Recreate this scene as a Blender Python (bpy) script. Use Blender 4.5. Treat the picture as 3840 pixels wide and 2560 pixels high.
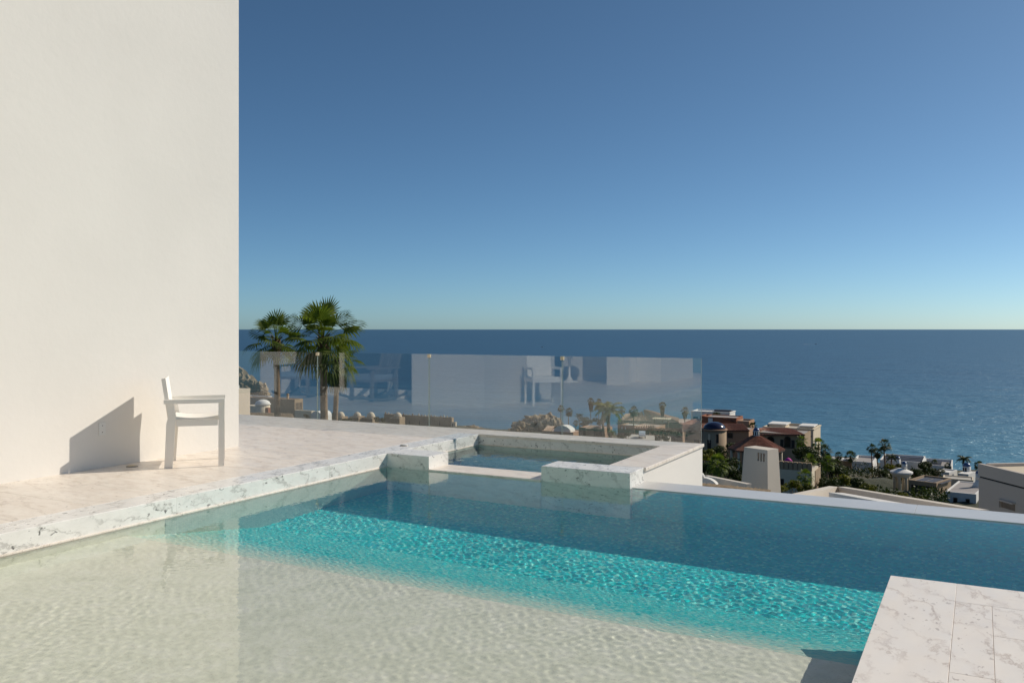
import bpy, bmesh, math, random
import numpy as np
from mathutils import Vector, Matrix, noise
R = math.radians
random.seed(11)
rng = np.random.default_rng(11)
sc = bpy.context.scene
for o in list(bpy.data.objects): bpy.data.objects.remove(o)

# ------------------------------------------------------------------ camera, sky, sun, exposure
YAW = 0.4936
FPX = 3262.97            # focal length in pixels of a 3840 wide frame
HC = 1.34                # eye height above the terrace
cam = bpy.data.objects.new('Camera', bpy.data.cameras.new('Camera'))
sc.collection.objects.link(cam); sc.camera = cam
cam.location = (0, 0, HC); cam.rotation_euler = (math.pi/2, 0, YAW)
cam.data.sensor_width = 36.0; cam.data.lens = FPX/3840*36.0
cam.data.shift_y = -(1280-1234)/3840
cam.data.clip_start = 0.05; cam.data.clip_end = 400000

EL, AZ = R(34.0), R(41.0)
world = bpy.data.worlds.new('World'); sc.world = world; world.use_nodes = True
wt = world.node_tree; bg = wt.nodes['Background']
sky = wt.nodes.new('ShaderNodeTexSky'); sky.sky_type = 'NISHITA'; sky.sun_disc = False
sky.sun_elevation = EL; sky.sun_rotation = AZ
sky.altitude = 50; sky.air_density = 0.5; sky.dust_density = 0.5; sky.ozone_density = 8.0
tint = wt.nodes.new('ShaderNodeMix'); tint.data_type = 'RGBA'; tint.blend_type = 'MULTIPLY'; tint.inputs[0].default_value = 1.0
wt.links.new(sky.outputs[0], tint.inputs[6]); tint.inputs[7].default_value = (1.09, 1.135, .905, 1)          # even white balance
wt.links.new(tint.outputs[2], bg.inputs[0]); bg.inputs[1].default_value = 0.105
SUN = Vector((math.sin(AZ)*math.cos(EL), math.cos(AZ)*math.cos(EL), math.sin(EL)))
sl = bpy.data.lights.new('Sun', 'SUN'); sl.energy = 3.9; sl.angle = R(0.5); sl.color = (1.0, 0.915, 0.79)
sl.cycles.is_caustics_light = True
so = bpy.data.objects.new('Sun', sl); sc.collection.objects.link(so)
so.rotation_euler = SUN.to_track_quat('Z', 'Y').to_euler()
vs = sc.view_settings
vs.view_transform = 'Standard'; vs.look = 'None'; vs.exposure = 0.0; vs.gamma = 1.0; vs.use_curve_mapping = False
sc.render.engine = 'CYCLES'
cy = sc.cycles
cy.use_denoising = True; cy.max_bounces = 9; cy.diffuse_bounces = 6; cy.glossy_bounces = 5
cy.transmission_bounces = 6; cy.transparent_max_bounces = 16
cy.caustics_reflective = False; cy.caustics_refractive = True
cy.sample_clamp_indirect = 4.0

# ------------------------------------------------------------------ helpers
CO, SI = math.cos(YAW), math.sin(YAW)
def world_uv(u, v):                       # camera-aligned ground coordinates -> world X, Y
    return u*CO - v*SI, v*CO + u*SI
def ray(px): return (px-1920)/FPX
def at(px, py, v):                        # the point that stands v metres deep
    x, y = world_uv(ray(px)*v, v)
    return Vector((x, y, HC-(py-1234)/FPX*v))
def on_y(px, py, Y):                      # the point on the plane y = Y
    return at(px, py, Y/(CO+ray(px)*SI))
def shore(t):
    return float(np.interp(t, [-.6, -.25, -.05, .12, .25, .40, .6], [560, 520, 450, 425, 372, 335, 300]))
def ground_z(u, v):
    v = max(v, 1.0); s = shore(u/v); f = (v-12)/(s-12)
    if f <= 0: return -5.5
    return -5.5-44.0*f**0.8 if f < 1 else -49.5-(v-s)*.3

def tag(o, label=None, cat=None, group=None, kind=None):
    if label: o['label'] = label
    if cat: o['category'] = cat
    if group: o['group'] = group
    if kind: o['kind'] = kind
    return o
def thing(name, label, cat, loc=(0, 0, 0), rz=0, group=None):
    o = bpy.data.objects.new(name, None); sc.collection.objects.link(o)
    o.location = loc; o.rotation_euler = (0, 0, rz); o.empty_display_size = .3
    return tag(o, label, cat, group)
def link_mesh(name, me, parent=None, world_space=True):
    o = bpy.data.objects.new(name, me); sc.collection.objects.link(o)
    if parent is not None:
        o.parent = parent
        if world_space:
            if parent.parent is None: o.matrix_parent_inverse = Matrix.Translation(-parent.location)
    return o

class MB:
    """collects simple solids, then links them as one mesh object"""
    def __init__(s): s.v = []; s.f = []; s.sm = []
    def add(s, v, f, smooth=False):
        n = len(s.v); s.v += [tuple(p) for p in v]
        s.f += [tuple(i+n for i in q) for q in f]; s.sm += [smooth]*len(f); return s
    def box(s, x0, x1, y0, y1, z0, z1):
        v = [(x, y, z) for x in (x0, x1) for y in (y0, y1) for z in (z0, z1)]
        return s.add(v, [(0, 1, 3, 2), (4, 6, 7, 5), (0, 4, 5, 1), (2, 3, 7, 6), (0, 2, 6, 4), (1, 5, 7, 3)])
    def prism(s, poly, axis, a, b):       # polygon in the two other axes, extruded along axis
        def p3(q, t):
            return (t, q[0], q[1]) if axis == 0 else (q[0], t, q[1]) if axis == 1 else (q[0], q[1], t)
        n = len(poly); v = [p3(q, a) for q in poly]+[p3(q, b) for q in poly]
        return s.add(v, [tuple(range(n-1, -1, -1)), tuple(range(n, 2*n))]+[(i, (i+1) % n, n+(i+1) % n, n+i) for i in range(n)])
    def lathe(s, prof, cx, cy, n=24, smooth=True, cap=True, a0=0, a1=2*math.pi):
        full = abs(a1-a0-2*math.pi) < 1e-6; m = n if full else n+1
        v = []
        for r, z in prof:
            for i in range(m):
                a = a0+(a1-a0)*i/n; v.append((cx+r*math.cos(a), cy+r*math.sin(a), z))
        f = []
        for k in range(len(prof)-1):
            for i in range(n):
                j = (i+1) % m
                f.append((k*m+i, k*m+j, (k+1)*m+j, (k+1)*m+i))
        s.add(v, f, smooth)
        if cap and full:
            b = len(s.v)-len(v)
            s.f += [tuple(b+i for i in range(m-1, -1, -1)), tuple(b+(len(prof)-1)*m+i for i in range(m))]; s.sm += [False, False]
        return s
    def tube(s, pts, rad, n=8, smooth=True):
        pts = [Vector(p) for p in pts]; v = []; f = []
        for k, p in enumerate(pts):
            d = (pts[min(k+1, len(pts)-1)]-pts[max(k-1, 0)]).normalized()
            a = d.orthogonal().normalized() if k == 0 else (pa - d*pa.dot(d)).normalized()
            pa = a; b = d.cross(a); r = rad[k] if isinstance(rad, (list, tuple)) else rad
            for i in range(n):
                t = 2*math.pi*i/n; v.append(p+a*(r*math.cos(t))+b*(r*math.sin(t)))
        for k in range(len(pts)-1):
            for i in range(n):
                j = (i+1) % n; f.append((k*n+i, k*n+j, (k+1)*n+j, (k+1)*n+i))
        f += [tuple(range(n-1, -1, -1)), tuple((len(pts)-1)*n+i for i in range(n))]
        return s.add(v, f, smooth)
    def mesh(s, name, mat):
        me = bpy.data.meshes.new(name); me.from_pydata(s.v, [], s.f)
        me.polygons.foreach_set('use_smooth', s.sm)
        if mat: me.materials.append(mat)
        me.update(); return me
    def build(s, name, mat, parent=None, world_space=True):
        return link_mesh(name, s.mesh(name, mat), parent, world_space)
def slab_mesh(name, x0, x1, y0, y1, z0, z1, mat, ch=.003):      # stone slab with a chamfered top edge
    v = [(x0, y0, z0), (x1, y0, z0), (x1, y1, z0), (x0, y1, z0), (x0, y0, z1-ch), (x1, y0, z1-ch), (x1, y1, z1-ch), (x0, y1, z1-ch),
         (x0+ch, y0+ch, z1), (x1-ch, y0+ch, z1), (x1-ch, y1-ch, z1), (x0+ch, y1-ch, z1)]
    f = [(3, 2, 1, 0), (8, 9, 10, 11)]
    for k in (0, 4):
        f += [(k+i, k+(i+1) % 4, k+4+(i+1) % 4, k+4+i) for i in range(4)]
    return MB().add(v, f).mesh(name, mat)
def slab(name, parent, *a, **k): return link_mesh(name, slab_mesh(name, *a, **k), parent)

# ------------------------------------------------------------------ materials
def new_mat(name):
    m = bpy.data.materials.new(name); m.use_nodes = True
    return m, m.node_tree, m.node_tree.nodes['Principled BSDF']
def nd(t, typ, **k):
    n = t.nodes.new(typ)
    for a, b in k.items(): setattr(n, a, b)
    return n
def ramp(t, src, stops):
    r = nd(t, 'ShaderNodeValToRGB'); t.links.new(src, r.inputs[0]); e = r.color_ramp.elements
    while len(e) < len(stops): e.new(.5)
    for q, (p, c) in zip(e, stops):
        q.position = p; q.color = (*c, 1) if len(c) == 3 else c
    return r.outputs[0]
def mixc(t, fac, a, b, mode='MIX'):
    m = nd(t, 'ShaderNodeMix', data_type='RGBA', blend_type=mode)
    for s, x in ((0, fac), (6, a), (7, b)):
        if hasattr(x, 'links'): t.links.new(x, m.inputs[s])
        else: m.inputs[s].default_value = x if s == 0 else (*x, 1)
    return m.outputs[2]
def noise_tex(t, vec, scale, detail=4, rough=.55, dist=0.0):
    n = nd(t, 'ShaderNodeTexNoise'); n.inputs['Scale'].default_value = scale; n.inputs['Detail'].default_value = detail
    n.inputs['Roughness'].default_value = rough; n.inputs['Distortion'].default_value = dist
    if vec: t.links.new(vec, n.inputs['Vector'])
    return n.outputs[0]
def position(t, shift=True, scale=(1, 1, 1)):
    g = nd(t, 'ShaderNodeNewGeometry'); out = g.outputs['Position']
    if shift:
        oi = nd(t, 'ShaderNodeObjectInfo'); m = nd(t, 'ShaderNodeVectorMath', operation='MULTIPLY_ADD')
        t.links.new(oi.outputs['Random'], m.inputs[0]); m.inputs[1].default_value = (41, 67, 29); t.links.new(out, m.inputs[2]); out = m.outputs[0]
    if scale != (1, 1, 1):
        m = nd(t, 'ShaderNodeVectorMath', operation='MULTIPLY'); t.links.new(out, m.inputs[0]); m.inputs[1].default_value = scale; out = m.outputs[0]
    return out
def bump(t, b, height, strength, dist):
    n = nd(t, 'ShaderNodeBump'); n.inputs['Strength'].default_value = strength; n.inputs['Distance'].default_value = dist
    t.links.new(height, n.inputs['Height']); t.links.new(n.outputs[0], b.inputs['Normal'])
def mat_plain(name, col, rough=.7, var=.12, scale=3.0, bmp=0.0, spec=.4, shift=True):
    m, t, b = new_mat(name); p = position(t, shift)
    n = noise_tex(t, p, scale, 5)
    c = ramp(t, n, [(.25, tuple(x*(1-var) for x in col)), (.75, tuple(min(1, x*(1+var)) for x in col))])
    t.links.new(c, b.inputs['Base Color']); b.inputs['Roughness'].default_value = rough
    b.inputs['Specular IOR Level'].default_value = spec
    if bmp: bump(t, b, noise_tex(t, p, scale*14, 3), .5, bmp)
    return m
def mat_marble(name, base, vein, spot, warm, vein_amt=.6, spot_amt=.6, rough=.35, scale=1.0, aniso=(1, 1, 1), dens=0.0, mottle=None):
    m, t, b = new_mat(name); p = position(t, True, aniso)
    tone = ramp(t, noise_tex(t, p, 2.2*scale, 6, .6), [(.3, base), (.72, warm)])
    w = nd(t, 'ShaderNodeTexWave', wave_type='BANDS', bands_direction='DIAGONAL'); t.links.new(p, w.inputs['Vector'])
    w.inputs['Scale'].default_value = 1.1*scale; w.inputs['Distortion'].default_value = 10; w.inputs['Detail'].default_value = 6
    w.inputs['Detail Scale'].default_value = 1.6; w.inputs['Detail Roughness'].default_value = .68
    vmask = ramp(t, w.outputs['Fac'], [(0, (vein_amt,)*3), (.05, (vein_amt*.35,)*3), (.20, (0, 0, 0))])
    gate = ramp(t, noise_tex(t, p, 1.7*scale, 3), [(.4-dens, (0, 0, 0)), (.62-dens, (1, 1, 1))])
    c = mixc(t, mixc(t, 1.0, vmask, gate, 'MULTIPLY'), tone, vein)
    smask = ramp(t, noise_tex(t, p, 13*scale, 2.5, .5, .35), [(.635, (0, 0, 0)), (.70, (spot_amt,)*3)])
    sgate = ramp(t, noise_tex(t, p, 1.3*scale, 2), [(.46-dens, (0, 0, 0)), (.60-dens, (1, 1, 1))])
    c = mixc(t, mixc(t, 1.0, smask, sgate, 'MULTIPLY'), c, spot)
    if mottle:
        mk = ramp(t, noise_tex(t, p, 8*scale, 7, .72, .5), [(.47, (0, 0, 0)), (.66, (.48, .48, .48))]); c = mixc(t, mk, c, mottle)
    t.links.new(c, b.inputs['Base Color'])
    rr = ramp(t, noise_tex(t, p, 5*scale, 4), [(.3, (rough*.8,)*3), (.7, (rough*1.25,)*3)])
    t.links.new(rr, b.inputs['Roughness'])
    bump(t, b, noise_tex(t, p, 60, 3), .15, .002)
    return m
M = {}
M['stucco'] = mat_plain('white_stucco', (.735, .705, .66), .85, .035, .9, .004, .2)
M['stucco2'] = mat_plain('neighbour_stucco', (.66, .59, .50), .85, .05, .5, .003, .2)
M['taupe'] = mat_plain('taupe_stucco', (.56, .49, .43), .85, .04, .4, .003, .2)
M['paint'] = mat_plain('white_paint', (.86, .82, .755), .45, .015, 2)
M['cream'] = mat_plain('cream_stucco', (.66, .56, .42), .85, .08, .35, .01, .2)
M['lightcream'] = mat_plain('light_cream_stucco', (.74, .60, .46), .85, .08, .35, .01, .2)
M['tan'] = mat_plain('tan_stucco', (.36, .265, .175), .85, .10, .35, .01, .2)
M['peach'] = mat_plain('peach_stucco', (.40, .245, .16), .85, .08, .35, .01, .2)
M['red'] = mat_plain('red_ochre_stucco', (.32, .13, .075), .85, .10, .35, .01, .2)
M['farwhite'] = mat_plain('limewash', (.78, .75, .70), .85, .05, .3, .01, .2)
M['roofgrey'] = mat_plain('grey_roof_screed', (.36, .33, .31), .9, .14, .5, .01, .2)
M['roofpink'] = mat_plain('pink_roof_paving', (.50, .36, .29), .9, .10, .6, .01, .2)
M['tile'] = mat_plain('terracotta', (.33, .155, .105), .8, .35, 1.6, .0, .2)
M['mortarshade'] = mat_plain('roof_mortar_shade', (.10, .055, .04), .95, .2, 2)  # darkened roof base, painting the shade in the troughs between tiles
M['tiletan'] = mat_plain('sunbleached_terracotta', (.66, .47, .34), .8, .25, 1.2, .0, .2)
M['dark'] = mat_plain('dark_opening', (.018, .016, .014), .6, .2, 2)
M['wood'] = mat_plain('weathered_wood', (.22, .17, .13), .7, .2, 5)
M['darkwood_and_shade'] = mat_plain('grey_teak_and_room_shade', (.17, .15, .135), .6, .2, 9)
M['magenta'] = mat_plain('magenta_cloth', (.45, .02, .25), .7, .1, 3)
M['solar'] = mat_plain('solar_panel', (.06, .06, .075), .55, .2, .6, 0, .5)
M['metal'] = mat_plain('brushed_steel', (.32, .31, .29), .4, .1, 8); M['metal'].node_tree.nodes['Principled BSDF'].inputs['Metallic'].default_value = .9
M['brass'] = mat_plain('aged_brass_clip', (.62, .52, .36), .45, .1, 8)
M['glassedge'] = mat_plain('ground_glass_edge', (.20, .24, .22), .4, .05, 4)
M['plate'] = mat_plain('white_plastic', (.74, .73, .70), .4, .02, 4)
M['grout'] = mat_plain('grout', (.66, .61, .56), .9, .1, 8)
M['grout2'] = mat_plain('brown_grout', (.40, .30, .24), .9, .1, 8)
M['rubber'] = mat_plain('dark_rubber', (.05, .05, .05), .8, .1, 8)
M['cushion'] = mat_plain('grey_blue_cushion', (.25, .29, .34), .9, .1, 6)
M['thatch'] = mat_plain('palm_thatch', (.30, .22, .14), .95, .45, 7, .03, .1)
M['car'] = mat_plain('white_car_paint', (.8, .8, .8), .25, .02, 1)
M['concrete'] = mat_plain('pale_concrete', (.52, .48, .42), .9, .1, .4, .01, .2)
M['marble'] = mat_marble('deck_marble', (.80, .715, .62), (.50, .42, .35), (.34, .28, .23), (.87, .80, .715), .5, .6, .38, 1.3, (.75, 1.7, 1), .06, (.60, .49, .40))
M['coping'] = mat_marble('coping_marble', (.78, .755, .715), (.45, .43, .40), (.10, .095, .09), (.86, .84, .80), .8, .95, .3, 1.9, (1, .7, 1.2), .07, (.66, .64, .60))
M['platform'] = mat_marble('platform_marble', (.84, .765, .685), (.55, .46, .39), (.38, .31, .26), (.89, .83, .76), .75, .6, .38, 1.9, (1.5, .75, 1), .05)
# pool finishes
def mat_shelf():
    m, t, b = new_mat('pale_pool_plaster'); p = position(t, False)
    c = ramp(t, noise_tex(t, p, 7, 7, .7), [(.25, (.70, .74, .59)), (.5, (.86, .895, .735)), (.75, (.96, .98, .86))])
    c = mixc(t, ramp(t, noise_tex(t, p, 55, 4, .6), [(.55, (0, 0, 0)), (.7, (.35, .35, .35))]), c, (.50, .47, .38))
    t.links.new(c, b.inputs['Base Color']); b.inputs['Roughness'].default_value = .7; return m
M['shelf'] = mat_shelf()
M['weir'] = mat_plain('wet_grey_stone', (.60, .59, .57), .25, .06, 2.5, 0, .5)
def mat_mosaic(name, cols, cell=.040):
    m, t, b = new_mat(name); p = position(t, False)
    v = nd(t, 'ShaderNodeTexVoronoi', feature='F1', distance='CHEBYCHEV'); v.inputs['Scale'].default_value = 1/cell; v.inputs['Randomness'].default_value = .12
    t.links.new(p, v.inputs['Vector'])
    sep = nd(t, 'ShaderNodeSeparateColor'); t.links.new(v.outputs['Color'], sep.inputs[0])
    c = ramp(t, sep.outputs[0], [(i/(len(cols)-1), q) for i, q in enumerate(cols)])
    j = ramp(t, v.outputs['Distance'], [(.42, (0, 0, 0)), (.5, (.6, .6, .6))])
    c = mixc(t, j, c, (.18, .42, .42)); t.links.new(c, b.inputs['Base Color']); b.inputs['Roughness'].default_value = .3
    return m
TEAL = [(.008, .46, .46), (.01, .62, .60), (.01, .66, .64), (.08, .72, .68), (.012, .50, .60), (.30, .90, .78), (.02, .56, .56)]
M['mosaic'] = mat_mosaic('teal_glass_mosaic', TEAL, .026)
M['palewall'] = mat_mosaic('pale_green_mosaic', [(.34, .52, .47), (.44, .60, .54), (.40, .58, .52), (.52, .66, .58)], .022)
def mat_depth_tint():                                   # light lost with water depth, painted as a blend from pale to teal tiles
    m = mat_mosaic('depth_tint_mosaic', TEAL, .022); t = m.node_tree; b = t.nodes['Principled BSDF']
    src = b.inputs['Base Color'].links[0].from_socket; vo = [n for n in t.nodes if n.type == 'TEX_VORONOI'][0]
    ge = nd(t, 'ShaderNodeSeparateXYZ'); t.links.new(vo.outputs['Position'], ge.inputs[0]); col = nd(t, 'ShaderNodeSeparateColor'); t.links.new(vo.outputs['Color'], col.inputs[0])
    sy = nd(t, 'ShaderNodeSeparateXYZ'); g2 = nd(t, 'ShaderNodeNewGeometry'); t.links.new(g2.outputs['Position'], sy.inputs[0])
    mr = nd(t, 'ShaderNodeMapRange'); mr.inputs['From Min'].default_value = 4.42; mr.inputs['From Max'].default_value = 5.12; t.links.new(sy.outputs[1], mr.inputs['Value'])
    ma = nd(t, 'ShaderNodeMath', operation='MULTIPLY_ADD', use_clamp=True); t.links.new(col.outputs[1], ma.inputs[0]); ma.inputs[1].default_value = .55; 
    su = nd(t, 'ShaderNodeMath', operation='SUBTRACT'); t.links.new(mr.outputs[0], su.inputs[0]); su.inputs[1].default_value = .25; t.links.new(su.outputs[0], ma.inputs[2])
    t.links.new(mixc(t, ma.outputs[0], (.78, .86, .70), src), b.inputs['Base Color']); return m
M['depthtint'] = mat_depth_tint()
M['tubtile'] = mat_mosaic('grey_green_mosaic', [(.38, .55, .52), (.46, .64, .60), (.42, .60, .58), (.54, .70, .64)])
def mat_water(name, tint):
    m = bpy.data.materials.new(name); m.use_nodes = True; t = m.node_tree; t.nodes.clear()
    g = nd(t, 'ShaderNodeBsdfGlass'); g.inputs['IOR'].default_value = 1.25; g.inputs['Roughness'].default_value = 0; g.inputs['Color'].default_value = (*tint, 1)
    o = nd(t, 'ShaderNodeOutputMaterial'); t.links.new(g.outputs[0], o.inputs[0]); return m
M['water'] = mat_water('pool_water', (1, 1, 1))
M['tubwater'] = mat_water('spa_water', (.92, .99, .97))
def mat_glass():
    m = bpy.data.materials.new('clear_glass'); m.use_nodes = True; t = m.node_tree; t.nodes.clear()
    ge = nd(t, 'ShaderNodeNewGeometry'); dp = nd(t, 'ShaderNodeVectorMath', operation='DOT_PRODUCT')      # Schlick, the same from both sides
    t.links.new(ge.outputs['Incoming'], dp.inputs[0]); t.links.new(ge.outputs['Normal'], dp.inputs[1])
    ab = nd(t, 'ShaderNodeMath', operation='ABSOLUTE'); t.links.new(dp.outputs['Value'], ab.inputs[0])
    om = nd(t, 'ShaderNodeMath', operation='SUBTRACT'); om.inputs[0].default_value = 1; t.links.new(ab.outputs[0], om.inputs[1])
    pw = nd(t, 'ShaderNodeMath', operation='POWER'); t.links.new(om.outputs[0], pw.inputs[0]); pw.inputs[1].default_value = 5
    fr = nd(t, 'ShaderNodeMath', operation='MULTIPLY_ADD'); t.links.new(pw.outputs[0], fr.inputs[0]); fr.inputs[1].default_value = .90; fr.inputs[2].default_value = .10
    tr = nd(t, 'ShaderNodeBsdfTransparent'); tr.inputs[0].default_value = (.965, .985, .98, 1)
    gl = nd(t, 'ShaderNodeBsdfGlossy'); gl.inputs['Roughness'].default_value = 0
    mx = nd(t, 'ShaderNodeMixShader'); o = nd(t, 'ShaderNodeOutputMaterial')
    t.links.new(fr.outputs[0], mx.inputs[0]); t.links.new(tr.outputs[0], mx.inputs[1]); t.links.new(gl.outputs[0], mx.inputs[2]); t.links.new(mx.outputs[0], o.inputs[0])
    return m
M['glass'] = mat_glass()
m, t, b = new_mat('window_glass'); b.inputs['Base Color'].default_value = (.012, .016, .02, 1); b.inputs['Roughness'].default_value = .05; M['pane'] = m
m, t, b = new_mat('cobalt_glaze'); p = position(t); t.links.new(ramp(t, noise_tex(t, p, 4, 4), [(.3, (.010, .011, .035)), (.7, (.018, .020, .055))]), b.inputs['Base Color']); b.inputs['Roughness'].default_value = .22; M['cobalt'] = m
m, t, b = new_mat('blue_dome_glaze'); p = position(t); t.links.new(ramp(t, noise_tex(t, p, 4, 4), [(.3, (.035, .07, .17)), (.7, (.06, .11, .24))]), b.inputs['Base Color']); b.inputs['Roughness'].default_value = .3; M['bluedome'] = m
def mat_leaf(name, a, b_, c_, trans=.25, sc_=.8):
    m, t, b = new_mat(name); p = position(t)
    col = ramp(t, noise_tex(t, p, sc_, 3), [(.28, a), (.5, b_), (.74, c_)])
    t.links.new(col, b.inputs['Base Color']); b.inputs['Roughness'].default_value = .55; b.inputs['Specular IOR Level'].default_value = .22
    tl = nd(t, 'ShaderNodeBsdfTranslucent'); t.links.new(mixc(t, 1.0, col, (1.0, 1.1, .45), 'MULTIPLY'), tl.inputs[0])
    mx = nd(t, 'ShaderNodeMixShader'); mx.inputs[0].default_value = trans
    o = t.nodes['Material Output']; t.links.new(b.outputs[0], mx.inputs[1]); t.links.new(tl.outputs[0], mx.inputs[2]); t.links.new(mx.outputs[0], o.inputs[0])
    return m
M['palm'] = mat_leaf('fan_palm_leaf', (.06, .095, .018), (.115, .155, .028), (.20, .225, .045), .45, 2.0)
M['palmdark'] = mat_leaf('dark_palm_leaf', (.03, .045, .015), (.05, .07, .022), (.08, .095, .03), .25, .5)
M['coco'] = mat_leaf('yellow_green_palm_leaf', (.10, .12, .02), (.17, .19, .035), (.26, .25, .05), .35, .6)
M['leaf'] = mat_leaf('broad_leaf', (.018, .030, .008), (.038, .055, .012), (.085, .10, .022), .2, .5)
M['leafyellow'] = mat_leaf('yellow_leaf', (.06, .075, .012), (.15, .15, .02), (.28, .24, .03), .3, .7)
M['trunk'] = mat_plain('palm_trunk', (.25, .175, .115), .9, .3, 5, .02, .1)
M['skirt'] = mat_plain('dry_frond_skirt', (.17, .12, .07), .95, .35, 3, .03, .1)
M['rock'] = mat_plain('tan_boulder', (.30, .23, .155), .95, .35, .25, .12, .1)
M['soil'] = None
m, t, b = new_mat('dry_hillside'); p = position(t, False)
c = ramp(t, noise_tex(t, p, .09, 8, .65), [(.3, (.025, .034, .013)), (.5, (.06, .06, .034)), (.64, (.14, .11, .07)), (.8, (.24, .19, .13))])
t.links.new(c, b.inputs['Base Color']); b.inputs['Roughness'].default_value = .95; bump(t, b, noise_tex(t, p, .6, 6, .7), .8, .6); M['soil'] = m
def mat_sea():
    m, t, b = new_mat('sea_water')
    g = nd(t, 'ShaderNodeNewGeometry'); pos = g.outputs['Position']
    rot = nd(t, 'ShaderNodeVectorRotate', rotation_type='Z_AXIS'); t.links.new(pos, rot.inputs['Vector']); rot.inputs['Angle'].default_value = -YAW
    sep = nd(t, 'ShaderNodeSeparateXYZ'); t.links.new(rot.outputs[0], sep.inputs[0])
    st_ = nd(t, 'ShaderNodeVectorMath', operation='MULTIPLY'); t.links.new(rot.outputs[0], st_.inputs[0]); st_.inputs[1].default_value = (.28, 1.0, 1.0)
    patch = noise_tex(t, st_.outputs[0], .045, 9, .72)
    deep = ramp(t, patch, [(.32, (.005, .034, .074)), (.68, (.017, .082, .150))])
    mr = nd(t, 'ShaderNodeMapRange'); mr.inputs['From Min'].default_value = 340; mr.inputs['From Max'].default_value = 900; t.links.new(sep.outputs[1], mr.inputs['Value'])
    shal = ramp(t, mr.outputs[0], [(0, (.75, .75, .75)), (.25, (.35, .35, .35)), (1, (0, 0, 0))])
    c = mixc(t, shal, deep, (.035, .17, .21)); b.inputs['Roughness'].default_value = 1; b.inputs['Specular IOR Level'].default_value = 0; t.links.new(c, b.inputs['Base Color'])
    gl = nd(t, 'ShaderNodeBsdfGlossy'); gl.inputs['Roughness'].default_value = .30; gl.inputs['Color'].default_value = (.80, .95, 1.0, 1); mx = nd(t, 'ShaderNodeMixShader'); mx.inputs[0].default_value = .36
    t.links.new(b.outputs[0], mx.inputs[1]); t.links.new(gl.outputs[0], mx.inputs[2]); t.links.new(mx.outputs[0], t.nodes['Material Output'].inputs[0])
    sc1 = nd(t, 'ShaderNodeVectorMath', operation='MULTIPLY'); t.links.new(rot.outputs[0], sc1.inputs[0]); sc1.inputs[1].default_value = (.55, 1.0, 1.0)
    n1 = noise_tex(t, sc1.outputs[0], .16, 5, .62); n2 = noise_tex(t, sc1.outputs[0], .035, 3, .5)
    ad = nd(t, 'ShaderNodeMath', operation='MULTIPLY_ADD'); t.links.new(n2, ad.inputs[0]); ad.inputs[1].default_value = 1.6; t.links.new(n1, ad.inputs[2])
    bump(t, b, ad.outputs[0], 1.0, 2.6); t.links.new(b.inputs['Normal'].links[0].from_socket, gl.inputs['Normal'])
    return m
M['sea'] = mat_sea()

# ------------------------------------------------------------------ setting: sea and hillside
SEA = -50.7
far = 160000
pts = [(-far*.9, 200), (far*.9, 200), (far*.9, far), (-far*.9, far)]
me = MB().add([(*world_uv(u, v), SEA) for u, v in pts], [(0, 1, 2, 3)]).mesh('sea', M['sea'])
tag(link_mesh('sea', me), kind='structure')
ts = np.linspace(-1.15, 1.15, 90); vv = np.concatenate([np.linspace(12.5, 60, 30), np.linspace(63, 640, 150)])
V = []; F = []
for v in vv:
    for t_ in ts:
        u = t_*v; z = ground_z(u, v)+noise.fractal(Vector((u*.05, v*.05, 0)), 1, 2, 4)*min(2.2, v*.012)
        x, y = world_uv(u, v); V.append((x, y, z))
nt_ = len(ts)
F = [(i*nt_+j, i*nt_+j+1, (i+1)*nt_+j+1, (i+1)*nt_+j) for i in range(len(vv)-1) for j in range(nt_-1)]
hill = MB().add(V, F, True).build('hillside', M['soil']); tag(hill, kind='structure')

# ------------------------------------------------------------------ setting: terrace, pool, spa, platform
XL, XA, XB, XRI, XR = -5.65, -5.11, -3.79, -3.235, -2.87
YF, YFB, YFI, YG = 7.65, 8.03, 9.60, 10.05
XP, YP, XW = -.43, 5.155, -7.49
WZ = -.147; DEEP = WZ-1.03; SH = WZ-.25
base = MB().box(-13.6, XL-.02, -6, YG-.02, -7.5, -.0014).build('terrace_base', M['grout']); tag(base, kind='structure')
terr = bpy.data.objects.new('terrace_floor', None); sc.collection.objects.link(terr); tag(terr, kind='structure')
# border row along the far edge, field of slabs, coping row along the pool
g_ = .0007
def row(a, b, step, first=None):
    out = []; p = a
    q = a+(first if first else step)
    while p < b-1e-6:
        out.append((p, min(q, b))); p = q; q += step
    return out
CW = .30
for x0, x1 in row(-13.6, XL, 1.25, .8): slab('marble_slab', terr, x0+g_, x1-g_, YG-.45+g_, YG, -.032, 0, M['marble'], ch=.0012)
for i, (y0, y1) in enumerate(row(-6, YG-.45, .62, .40)):
    for x0, x1 in row(-13.6, XL-CW, 1.24, .55+.62*(i % 2)):
        slab('marble_slab', terr, x0+g_, x1-g_, y0+g_, y1-g_, -.032, 0, M['marble'], ch=.0012)
for y0, y1 in row(-1.6, YF, 1.85, .9): slab('coping_slab', terr, XL-CW+g_, XL, y0+g_, y1-g_, WZ-.035, 0, M['coping'], ch=.004)
slab('coping_slab', terr, XL-CW+g_, XL, -6, -1.6-g_, WZ-.035, 0, M['coping'])
for y0, y1 in row(YF, YG-.45, 1.0, 1.0): slab('coping_slab', terr, XL-CW+g_, XL, y0+g_, y1-g_, WZ-.12, 0, M['coping'], ch=.004)
slab('waterline_trim', terr, XL, XL+.012, -1.5, YF-.001, WZ-.03, WZ+.012, M['marble'], ch=.002)

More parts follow.
